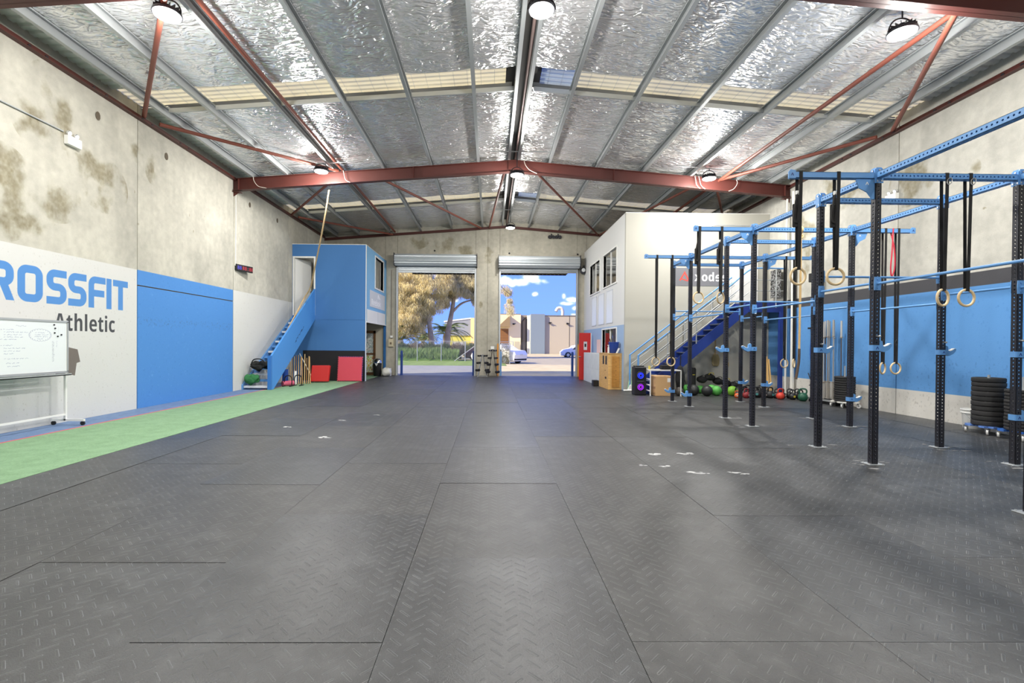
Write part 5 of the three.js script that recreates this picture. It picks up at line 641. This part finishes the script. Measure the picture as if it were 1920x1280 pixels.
{
  const o = thing('frame_table', 'white metal frame table beside the tower speaker', 'table', [5.27, 0.004, 14.65]), w = 0.46, h = 0.77, e = 0.3, q = (a, b, c, d, f, g) => bar([a, b, c], [d, f, g], 0.028, 0.028);
  for (const [a, b] of [[-1, -1], [1, -1], [-1, 1], [1, 1]]) part(o, 'leg', q(a * w, 0, b * e, a * w, h, b * e), M.white); part(o, 'top_frame', [q(-w, h, -e, w, h, -e), q(-w, h, e, w, h, e), q(-w, h, -e, -w, h, e), q(w, h, -e, w, h, e)], M.white); for (const y of [0.15, 0.32, 0.5]) part(o, 'side_rung', q(-w, y, -e, -w, y, e), M.white);
  solo('cardboard_carton', 'brown cardboard carton under the white frame table', 'carton', [rb(4.98, 5.52, 0.004, 0.6, 14.4, 14.9, 0.006), bx(5.22, 5.28, 0.6, 0.603, 14.4, 14.9)], mat([196, 158, 112], 0.8)); solo('carton_label', 'white and orange shipping label on the brown carton', 'label', [bx(5.34, 5.44, 0.42, 0.54, 14.393, 14.397)], M.white); solo('carton_stripe', 'orange stripe on the corner of the brown carton', 'label', bx(5.47, 5.518, 0.3, 0.58, 14.393, 14.397), mat([222, 92, 44], 0.6));
  solo('radio', 'black portable radio on the white frame table', 'radio', [rb(5.2, 5.48, 0.79, 0.93, 14.5, 14.7, 0.02), path([[5.23, 0.92, 14.6], [5.25, 0.98, 14.6], [5.43, 0.98, 14.6], [5.45, 0.92, 14.6]], 0.01, 6, 16)], M.black); solo('yellow_can', 'yellow can at the end of the frame table', 'can', cyl(0.033, 0.033, 0.11, 4.86, 0.788, 14.6, 14), mat([226, 206, 90], 0.5));
  solo('hanging_bag', 'long black equipment bag standing behind the frame table', 'bag', [cloth(0.13, 0.45, 0.12, 5.95, 0.46, 14.95, 0.35, 2), tb([5.95, 0.85, 14.95], [5.97, 1.25, 14.98], 0.015, 6)], mat([22, 22, 24], 0.85)); solo('cable_pole', 'thin black pole leaning beside the long black bag', 'pole', tb([6.15, 0.01, 14.7], [6.0, 0.75, 15.0], 0.008, 6), M.black);
}
// ---- dumbbell trees on the door pillar ----
const dbG = [tb([-0.06, 0, 0], [0.06, 0, 0], 0.014, 10)], dbHead = lathe([[0, -0.05], [0.045, -0.05], [0.055, -0.04], [0.055, 0.04], [0.045, 0.05], [0, 0.05]], 6).rotateZ(Math.PI / 2);
const dbLabel = { a: 'small black hex dumbbell on the chrome three-tier tree', b: 'small black hex dumbbell on the dark four-tier tree' };
function dumbbell(x, y, d, k, which) { const o = thing('dumbbell', dbLabel[which], 'dumbbell', [x, y, d], Math.PI / 2 - 0.5, which === 'a' ? 'dumbbells on the chrome tree' : 'dumbbells on the dark tree'); part(o, 'handle', dbG.map((g) => g.clone()), M.chrome); for (const s of [-1, 1]) part(o, 'head', dbHead.clone().scale(k, k, k).translate(s * 0.095, 0, 0), M.black); }
for (const [x, w, hs, l] of [[-0.36, 'a', [0.28, 0.62, 0.95], 'chrome three-tier dumbbell tree against the door pillar joint'], [0.12, 'b', [0.2, 0.55, 0.85, 1.2], 'dark four-tier dumbbell tree against the door pillar with a card on top']]) {
  const o = thing('dumbbell_tree', l, 'dumbbell tree', [x, 0.003, 22.55]), m = w === 'a' ? M.chrome : mat([96, 92, 86], 0.5, 0.4), H = hs[hs.length - 1] + 0.08;
  part(o, 'post', [tb([-0.2, 0.02, 0.1], [-0.02, H, 0.1], 0.018, 8), tb([0.2, 0.02, 0.1], [0.02, H, 0.1], 0.018, 8)], m); part(o, 'base_bar', [bar([-0.24, 0.015, -0.06], [0.24, 0.015, -0.06], 0.04, 0.03), bar([-0.24, 0.015, 0.2], [0.24, 0.015, 0.2], 0.04, 0.03)], m);
  hs.forEach((y, i) => { const s = 0.17 * (1 - i * 0.22) + 0.05; for (const a of [-1, 1]) { part(o, 'cradle', bar([a * s, y - 0.04, -0.1], [a * s, y - 0.04, 0.14], 0.07, 0.015), m); dumbbell(x + a * s, y + 0.025, 22.52, [1.15, 1, 0.85, 0.75][i], w); } });
  if (w === 'b') part(o, 'card', new THREE.BoxGeometry(0.16, 0.13, 0.004).translate(-0.02, H + 0.08, 0.05), M.white);
}

// ================= outside =================
{
  const gt = (r, g, b, k, s) => tex(512, 512, (x, y) => { const n = fbm(x / 64 + s, y / 64, 5, 8, 8), f = LAT[(x * 19 + y * 373 + s * 99) & 65535], v = k * (n - 0.5) + 14 * (f - 0.5); return [r + v, g + v, b + v * 0.9]; });
  const apron = mat([255, 255, 255], 0.9, 0, { map: tile(gt(200, 185, 140, 40, 1), 4) }), asph = mat([255, 255, 255], 0.9, 0, { map: tile(gt(142, 143, 134, 22, 2), 3) }), road = mat([255, 255, 255], 0.9, 0, { map: tile(gt(170, 160, 130, 26, 3), 5) }), grass = mat([255, 255, 255], 0.95, 0, { map: tile(gt(116, 138, 70, 60, 4), 2.5) }), dirt = mat([255, 255, 255], 0.95, 0, { map: tile(gt(186, 172, 120, 50, 5), 3) });
  const g = struct('ground_outside', 'ground beyond the roller doors'); wpart(g, 'earth', bx(-120, 120, -0.6, -0.08, -60, 260), dirt);
  wpart(g, 'asphalt_drive', bx(-40, -0.2, -0.08, -0.03, DB + 0.22, 34.5), asph); wpart(g, 'concrete_apron', bx(-0.2, 40, -0.08, -0.028, DB + 0.22, 37), apron); wpart(g, 'grass_verge', bx(-40, 1.2, -0.08, -0.02, 34.5, 48), grass); wpart(g, 'road', bx(1.2, 60, -0.08, -0.03, 37, 64), road); wpart(g, 'far_footpath', bx(-2, 60, -0.08, -0.01, 64, 79.5), apron);
  const aw = thing('door_awning', 'ribbed metal awning above the outside of the roller doors', 'awning', [0, 5.1, 23.9]); wpart(aw, 'sheet', bx(-4.0, 3.85, 5.13, 5.15, DB + 0.24, 24.6), mat([120, 112, 96], 0.7)); for (let i = 0; i < 40; i++) wpart(aw, 'rib', bx(-3.98 + i * 0.2, -3.94 + i * 0.2, 5.09, 5.13, DB + 0.24, 24.6), mat([70, 66, 58], 0.7)); wpart(aw, 'edge_beam', bx(-4.0, 3.85, 5.07, 5.2, 24.6, 24.66), mat([58, 52, 46], 0.7));
  // fence
  const f = thing('chain_link_fence', 'galvanised chain link fence in front of the overgrown lot', 'fence', [-6, 0, 43.2]); for (let i = 0; i < 8; i++) wpart(f, 'post', tb([-13 + i * 2.15, -0.02, 43.2], [-13 + i * 2.15, 1.78, 43.2], 0.035, 8), M.zinc); wpart(f, 'top_rail', tb([-13.1, 1.76, 43.2], [2.1, 1.76, 43.2], 0.022, 6), M.zinc); wpart(f, 'stay', tb([-3.2, 0.0, 43.0], [-1.4, 1.35, 43.2], 0.03, 6), M.zinc);
  const w = []; for (let x = -13; x < 2; x += 0.13) { w.push(tb([x, 0, 43.2], [x + 1.72, 1.72, 43.2], 0.0035, 3), tb([x, 1.72, 43.2], [x + 1.72, 0, 43.2], 0.0035, 3)); } const wm = wpart(f, 'wire_mesh', w, M.zinc); wm.userData.kind = 'stuff';
  // grass bank: a low mound with blades
  const bank = thing('grass_bank', 'overgrown green bank of long grass behind the chain link fence', 'grass bank', [-9.2, -0.02, 46.2]), mg = new THREE.PlaneGeometry(12.6, 5, 70, 24).rotateX(-Math.PI / 2), p = mg.attributes.position, hb = (x, z) => (0.45 + 0.75 * fbm(x * 0.5 + 9, z * 0.5 + 4, 3)) * Math.sin(Math.PI * clamp((z + 2.5) / 5)) ** 0.6; for (let i = 0; i < p.count; i++) p.setY(i, hb(p.getX(i), p.getZ(i)) * 0.9); mg.computeVertexNormals(); part(bank, 'mound', mg, mat([84, 116, 46], 0.95));
  const blade = new THREE.BufferGeometry(); blade.setAttribute('position', new THREE.Float32BufferAttribute([-0.03, 0, 0, 0.03, 0, 0, 0.02, 0.22, 0.03, -0.03, 0, 0, 0.02, 0.22, 0.03, -0.02, 0.22, 0.03, -0.02, 0.22, 0.03, 0.02, 0.22, 0.03, 0, 0.4, 0.12], 3)); blade.computeVertexNormals(); blade.setAttribute('uv', new THREE.Float32BufferAttribute(new Float32Array(18), 2));
  const scatter = (parent, name, geo, material, n, place, colour) => { const im = new THREE.InstancedMesh(geo, material, n), o = new THREE.Object3D(), c = new THREE.Color(); for (let i = 0; i < n; i++) { place(o, i); o.updateMatrix(); im.setMatrixAt(i, o.matrix); colour(c, i); im.setColorAt(i, c); } im.name = name; im.userData.kind = 'stuff'; sh(im); parent.add(im); return im; };
  const leafMat = new THREE.MeshPhysicalMaterial({ color: 0xffffff, roughness: 0.9, transmission: 0.25, thickness: 0, side: THREE.DoubleSide });
  scatter(bank, 'grass_blade', blade, leafMat, 9000, (o) => { const x = rr(-6.2, 6.2), z = rr(-2.4, 2.4); o.position.set(x, hb(x, z) * 0.88, z); o.rotation.set(rr(-0.5, 0.5), rr(0, 6.3), rr(-0.4, 0.4)); o.scale.setScalar(rr(0.6, 1.5)); }, (c) => { const k = rr(0.6, 1.2); c.setRGB(0.2 * k, 0.32 * k, 0.08 * k); });
  // trees
  const needle = new THREE.BufferGeometry(); needle.setAttribute('position', new THREE.Float32BufferAttribute([-0.011, 0, 0, 0.011, 0, 0, 0.009, -0.13, 0.035, -0.011, 0, 0, 0.009, -0.13, 0.035, -0.009, -0.13, 0.035, -0.009, -0.13, 0.035, 0.009, -0.13, 0.035, 0, -0.27, 0.05], 3)); needle.computeVertexNormals(); needle.setAttribute('uv', new THREE.Float32BufferAttribute(new Float32Array(18), 2));
  const bark = mat([255, 255, 255], 0.9, 0, { map: tile(tex(128, 256, (x, y) => { const n = fbm(x / 8, y / 40, 4, 16, 6); return [182 + 80 * (n - 0.5), 164 + 74 * (n - 0.5), 136 + 66 * (n - 0.5)]; }), 1) });
  function tree(label, x, d, limbs, clumps, n, tone) {
    const o = thing('casuarina_tree', label, 'tree', [x, -0.05, d]), tr = limbs.map((l) => { const c = new THREE.CatmullRomCurve3(l.map(([a, b, e]) => new THREE.Vector3(a, b, e))), t = new THREE.TubeGeometry(c, 24, 1, 9), q = t.attributes.position, r0 = l[0][3], r1 = l[l.length - 1][3]; for (let i = 0; i < q.count; i++) { const k = Math.floor(i / 10) / 24, m = c.getPointAt(k), r = r0 + (r1 - r0) * k; q.setXYZ(i, m.x + (q.getX(i) - m.x) * r, m.y + (q.getY(i) - m.y) * r, m.z + (q.getZ(i) - m.z) * r); } return t; });
    part(o, 'trunk', tr[0], bark); tr.slice(1).forEach((t) => part(o, 'branch', t, bark));
    const cl = []; for (const [cx, cy, cz, rx, ry, rz, k] of clumps) for (let i = 0; i < k; i++) { let a, b, c2; do { a = rr(-1, 1); b = rr(-1, 1); c2 = rr(-1, 1); } while (a * a + b * b + c2 * c2 > 1); cl.push([cx + a * rx, cy + b * ry, cz + c2 * rz, rr(0.35, 0.8)]); }
    scatter(o, 'foliage', needle, leafMat, n, (q) => { const [a, b, c2, s] = cl[Math.floor(rnd() * cl.length)]; let u, v, w2; do { u = rr(-1, 1); v = rr(-1, 1); w2 = rr(-1, 1); } while (u * u + v * v + w2 * w2 > 1); q.position.set(a + u * s, b + v * s * 0.8, c2 + w2 * s); q.rotation.set(rr(-0.7, 0.7), rr(0, 6.3), rr(-0.7, 0.7)); q.scale.setScalar(rr(0.7, 1.5)); }, (c2) => { const k = rr(0.55, 1.25); c2.setRGB(tone[0] * k, tone[1] * k, tone[2] * k); });
  }
  const gold = [0.92, 0.8, 0.42];
  tree('golden feathery tree with a leaning pale trunk behind the fence', -6.1, 51, [[[0, 0, 0, 0.36], [-0.2, 2.4, 0, 0.3], [-0.55, 4.6, 0, 0.22], [-1.2, 7, 0, 0.14]], [[-0.4, 3.9, 0, 0.18], [-1.4, 5.6, 0.2, 0.1], [-2.6, 7.4, 0, 0.05]], [[-0.5, 4.6, 0, 0.15], [0.2, 6.4, 0, 0.09], [0.6, 8.2, 0, 0.05]]], [[-2.6, 7.2, 0, 2.6, 3.2, 1.8, 170], [-2.8, 4.3, 0, 2.1, 1.9, 1.5, 90], [-0.2, 7.6, 0, 2.2, 2.8, 1.6, 100], [-1.2, 4.6, -0.4, 1.3, 1.4, 0.8, 40]], 120000, gold);
  tree('tall golden tree with a thick trunk forking beside the palm', -4.75, 52.5, [[[0, 0, 0, 0.4], [0.1, 2.6, 0, 0.34], [0.55, 5.2, 0, 0.26], [0.9, 7.6, 0, 0.16]], [[0.55, 5.0, 0, 0.16], [1.6, 6.0, 0, 0.1], [3.2, 6.5, 0, 0.05], [4.0, 6.8, 0, 0.03]], [[0.8, 7.2, 0, 0.12], [2.2, 8.8, 0, 0.07], [5.0, 8.8, -3, 0.04], [7.4, 7.4, -6.0, 0.02]]], [[0.8, 8.8, 0, 2.0, 2.2, 1.6, 90], [2.8, 8.4, 0, 1.7, 1.9, 1.2, 60], [3.4, 6.6, 0, 0.9, 0.5, 0.6, 7], [-0.6, 6.6, 0, 0.9, 0.9, 0.8, 12], [7.0, 6.0, -6.0, 0.5, 1.3, 0.5, 4], [6.6, 8.2, -5.6, 0.6, 0.5, 0.5, 3]], 90000, [0.8, 0.71, 0.4]);
  tree('pale golden tree crown beyond the blue office jamb', -10.2, 53, [[[0, 0, 0, 0.3], [0.1, 3, 0, 0.24], [0.3, 7, 0, 0.12]]], [[0.6, 7.2, 0, 1.9, 3.0, 1.6, 70]], 36000, gold);
  // palms: every frond its own piece
  const frondG = (() => { const l = [], n = 26, L = 4.6, at = (t) => [L * t * (1 - 0.18 * t), 2.2 * t - 3.6 * t * t]; for (let i = 0; i < 8; i++) { const [a, b] = at(i / 8), [c, e] = at((i + 1) / 8); l.push(tb([a, b, 0], [c, e, 0], 0.025, 4)); } for (let i = 3; i < n; i++) { const [a, b] = at(i / n); for (const s of [-1, 1]) { const g2 = new THREE.BufferGeometry(), k = 0.8 * Math.sin(Math.PI * (0.15 + 0.8 * i / n)); g2.setAttribute('position', new THREE.Float32BufferAttribute([a - 0.06, b, 0, a + 0.07, b, 0, a + 0.3, b - 0.16, s * k], 3)); g2.computeVertexNormals(); g2.setAttribute('uv', new THREE.Float32BufferAttribute(new Float32Array(6), 2)); l.push(g2); } } return merge(l); })();
  const frM = [[0.1, 0.17, 0.05], [0.2, 0.26, 0.08], [0.5, 0.5, 0.2], [0.08, 0.13, 0.04]].map(([r, g2, b]) => new THREE.MeshPhysicalMaterial({ color: new THREE.Color(r, g2, b), roughness: 0.7, transmission: 0.15, thickness: 0 }));
  for (const [x, d, h, s, l] of [[-9.7, 52.3, 1.7, 0.9, 'dark green palm with wide arching fronds by the blue office jamb'], [-5.4, 58, 2.4, 0.86, 'green palm with arching fronds between the tree trunks and far shed'], [-8.8, 63, 1.6, 0.65, 'low yellowish palm at the foot of the tree trunks']]) { const o = thing('date_palm', l, 'palm', [x, -0.05, d]); part(o, 'trunk', lathe([[0.35, 0], [0.3, h], [0.2, h + 0.4], [0, h + 0.5]], 12), bark); for (let i = 0; i < 38; i++) { const m = part(o, 'frond', frondG, frM[i % 4]); m.position.y = h + 0.35; m.rotation.order = 'YXZ'; m.rotation.set(0, i * 2.4, rr(-0.25, 0.75)); m.scale.setScalar(s * rr(0.75, 1)); } }
  for (let i = 0; i < 7; i++) { const x = -10 + i * 1.35, o = thing('shrub', ['dark shrub by the first fence post', 'olive shrub between the fence posts', 'brown dry shrub under the leaning trunk', 'grey green shrub by the middle post', 'green shrub under the thick trunk', 'low dark shrub by the fence stay', 'small shrub at the bank end'][i], 'shrub', [x, 0.3, 47.4]); scatter(o, 'foliage', needle, leafMat, 3000, (q) => { const a = rr(0, 6.3), r = Math.sqrt(rnd()) * 0.8; q.position.set(Math.cos(a) * r, rr(0.1, 1.4) * (1 - 0.4 * r), Math.sin(a) * r * 0.6); q.rotation.set(rr(-1, 1), rr(0, 6), rr(2.2, 4)); q.scale.setScalar(rr(0.6, 1.2)); }, (c) => { const k = rr(0.5, 1.2), dry = i % 3 === 2; c.setRGB((dry ? 0.22 : 0.07) * k, (dry ? 0.17 : 0.12) * k, (dry ? 0.09 : 0.04) * k); }); }
  // far buildings
  const wall = (r, g2, b) => mat([r, g2, b], 0.85, 0, { bumpMap: tile(grainT, 1.2), bumpScale: 0.006 }), b1 = thing('street_warehouse', 'long warehouse with sunlit cream, blue grey and grey walls across the road', 'warehouse', [10, -0.05, 84]);
  wpart(b1, 'cream_wall', bx(1.2, 5.05, -0.05, 6.55, 80, 92), wall(252, 232, 184), 'sunlit cream wall'); wpart(b1, 'recess_wall', bx(5.05, 6.15, -0.05, 6.5, 81.2, 92), wall(150, 140, 120)); wpart(b1, 'white_pier', bx(6.15, 6.7, -0.05, 6.4, 80.4, 92), wall(226, 222, 206)); wpart(b1, 'blue_panel', bx(6.7, 9.05, -0.05, 6.62, 79.8, 92), wall(128, 142, 150), 'blue grey panel'); wpart(b1, 'grey_wall', bx(9.05, 26, -0.05, 6.35, 80.2, 92), wall(184, 174, 152), 'grey brown wall'); wpart(b1, 'coping', [bx(9.05, 26, 6.35, 6.45, 80.1, 92.1), bx(1.2, 5.05, 6.55, 6.62, 79.95, 92)], mat([120, 116, 108], 0.7));
  for (const x of [13.2, 19]) wpart(b1, 'panel_joint', bx(x - 0.04, x + 0.04, -0.05, 6.35, 80.17, 80.21), mat([100, 94, 82], 0.9)); for (const [x, y] of [[9.95, 5.15], [12.9, 5.05], [3.9, 4.9]]) wpart(b1, 'wall_vent', [rb(x - 0.22, x + 0.1, y - 0.12, y + 0.14, 79.9, 80.25, 0.04), tb([x + 0.1, y, 79.95], [x + 0.25, y + 0.1, 79.85], 0.06, 8)], M.black); wpart(b1, 'downpipe', [tb([5.35, 0, 81.1], [5.35, 5.4, 81.1], 0.07, 8), tb([5.35, 5.4, 81.1], [6.0, 6.2, 81.1], 0.07, 8), tb([6.05, 0, 81.1], [6.05, 6.2, 81.1], 0.09, 8)], mat([70, 66, 58], 0.7));
  const dk = wpart(b1, 'loading_door', bx(1.25, 3.0, -0.05, 4.1, 79.9, 80.02), mat([168, 118, 66], 0.7), 'brown slatted doorway'); for (let i = 0; i < 9; i++) wpart(dk, 'slat', bx(1.25, 3.0, 1.9 + i * 0.24, 1.96 + i * 0.24, 79.86, 79.9), mat([92, 62, 36], 0.8)); wpart(dk, 'dark_opening', bx(1.5, 2.9, -0.05, 1.7, 79.85, 79.9), mat([44, 34, 28], 0.8)); wpart(b1, 'canopy', ext([[1.2, 4.4], [3.2, 4.4], [3.2, 6.3]], 1.2).translate(0, 0, -80.0), wall(150, 128, 92)); wpart(b1, 'gate_frame', [bx(4.0, 4.9, 0, 2.0, 79.6, 79.65)], mat([190, 182, 150], 0.7));
  wpart(b1, 'roof_duct', path([[12.3, 6.3, 82], [12.3, 7.3, 82], [12.05, 7.75, 82], [11.5, 7.75, 82], [11.15, 7.2, 82]], 0.27, 14, 40), mat([226, 214, 190], 0.6), 'white goose-neck roof duct');
  const b2 = thing('far_shed', 'grey shed with white roof edge and lime green lower wall behind the lot', 'shed', [-5.5, -0.05, 98]); wpart(b2, 'upper_wall', ext([[-9, 3.2], [-3.9, 3.2], [-3.9, 6.5], [-9, 5.8]], 6).translate(0, 0, -101), wall(146, 152, 158)); wpart(b2, 'lower_wall', bx(-9, -3.9, -0.05, 3.2, 95.2, 101), wall(196, 192, 96)); wpart(b2, 'roof_edge', ext([[-9.2, 5.8], [-3.9, 6.5], [-3.9, 6.75], [-9.2, 6.05]], 6.2).translate(0, 0, -101.1), M.white); wpart(b2, 'cream_wing', bx(-3.9, -2.6, -0.05, 6.7, 94.8, 101), wall(240, 210, 150)); wpart(b2, 'roller_shutter', bx(-7.5, -4.8, -0.05, 1.9, 95.1, 95.2), M.zinc); wpart(b2, 'wall_vent', rb(-6.9, -6.4, 5.0, 5.3, 94.8, 95.1, 0.05), M.black);
  // parked cars
  function car(label, at, turn, prof, glass, wheels, paint, extra) {
    const o = thing('parked_car', label, 'car', at, turn), W = 1.46; part(o, 'body', ext(prof, W, 0.14).translate(0, 0, -W / 2), paint);
    for (const gl of glass) for (const s of [-1, 1]) part(o, 'side_window', ext(gl, 0.02).translate(0, 0, s > 0 ? W / 2 + 0.135 : -W / 2 - 0.155), mat([44, 52, 58], 0.15));
    for (const x of wheels) for (const s of [-1, 1]) { const w2 = part(o, 'wheel', new THREE.CylinderGeometry(0.32, 0.32, 0.2, 24).rotateX(Math.PI / 2).translate(x, 0.3, s * 0.8), M.rubber); part(w2, 'hubcap', new THREE.CylinderGeometry(0.2, 0.2, 0.21, 16).rotateX(Math.PI / 2).translate(x, 0.3, s * 0.81), M.steel); part(w2, 'arch', new THREE.TorusGeometry(0.36, 0.03, 6, 20, Math.PI).translate(x, 0.3, s * 0.86), M.darkGrey); } extra?.(o);
  }
  const wp = mat([246, 244, 236], 0.42);
  car('white rounded hatchback parked across the road by the grey wall', [10.9, -0.03, 60], Math.PI, [[-1.95, 0.35], [1.95, 0.35], [2.0, 0.6], [1.75, 0.82], [1.2, 0.95], [0.95, 1.0], [0.55, 1.32], [0, 1.43], [-0.6, 1.38], [-1.2, 1.15], [-1.75, 0.8], [-2.0, 0.55]], [[[-1.0, 0.98], [0.75, 0.98], [0.45, 1.28], [0, 1.38], [-0.55, 1.33]]], [-1.25, 1.3], wp);
  car('silver white sedan seen from behind beside the wire gate', [0.7, -0.03, 40.2], -0.72, [[-2.2, 0.35], [2.2, 0.35], [2.28, 0.7], [2.15, 0.92], [1.5, 0.98], [0.8, 1.36], [-0.4, 1.4], [-1.1, 0.98], [-2.1, 0.82], [-2.3, 0.55]], [[[-0.95, 0.98], [1.2, 0.98], [0.75, 1.3], [-0.35, 1.34]]], [-1.35, 1.4], wp, (o) => { part(o, 'rear_window', ext([[-0.6, 0], [0.6, 0], [0.5, 0.42], [-0.5, 0.42]], 0.02).rotateX(-1.05).rotateY(Math.PI / 2).translate(1.62, 1.0, 0), mat([52, 62, 72], 0.15)); for (const s of [-1, 1]) part(o, 'tail_light', new RoundedBoxGeometry(0.1, 0.14, 0.34, 2, 0.03).translate(2.3, 0.78, s * 0.56), mat([176, 26, 34], 0.3)); part(o, 'number_plate', new THREE.BoxGeometry(0.02, 0.12, 0.38).translate(2.41, 0.72, 0), mat([210, 206, 180], 0.5)); part(o, 'bumper', new RoundedBoxGeometry(0.2, 0.16, 1.6, 2, 0.05).translate(2.26, 0.36, 0), M.black); });
  car('dark car parked behind the fence stay beside the bank', [-0.45, -0.03, 47.6], 0.2, [[-1.9, 0.35], [1.9, 0.35], [2.0, 0.7], [1.4, 0.95], [0.8, 1.35], [-0.8, 1.38], [-1.5, 0.95], [-2.0, 0.7]], [[[-1.1, 0.98], [1.0, 0.98], [0.7, 1.28], [-0.75, 1.3]]], [-1.2, 1.25], mat([60, 44, 46], 0.35), (o) => part(o, 'tail_light', new RoundedBoxGeometry(0.1, 0.14, 0.3, 2, 0.03).translate(1.98, 0.75, 0.55), mat([190, 40, 40], 0.3)));
  const gate = thing('wire_gate', 'weathered wire gate panel with creeper beside the parked sedan', 'gate', [1.25, -0.03, 38]); for (const x of [-0.35, 0.3]) part(gate, 'post', tb([x, 0, 0], [x, 1.65, 0], 0.035, 8), M.zinc); part(gate, 'rail', [tb([-0.35, 1.6, 0], [0.3, 1.6, 0], 0.02, 6), tb([-0.35, 0.1, 0], [0.3, 0.1, 0], 0.02, 6)], M.zinc); scatter(gate, 'creeper', needle, leafMat, 1600, (q) => { q.position.set(rr(-0.33, 0.28), rr(0.05, 1.5), rr(-0.08, 0.02)); q.rotation.set(rr(-1, 1), rr(0, 6), rr(0, 6)); q.scale.setScalar(rr(0.4, 0.8)); }, (c) => { const k = rr(0.6, 1.3); c.setRGB(0.3 * k, 0.3 * k, 0.2 * k); });
  // tall trees beside the lot, out of view, that throw the shade bands across the apron
}
renderer.render(scene, camera);
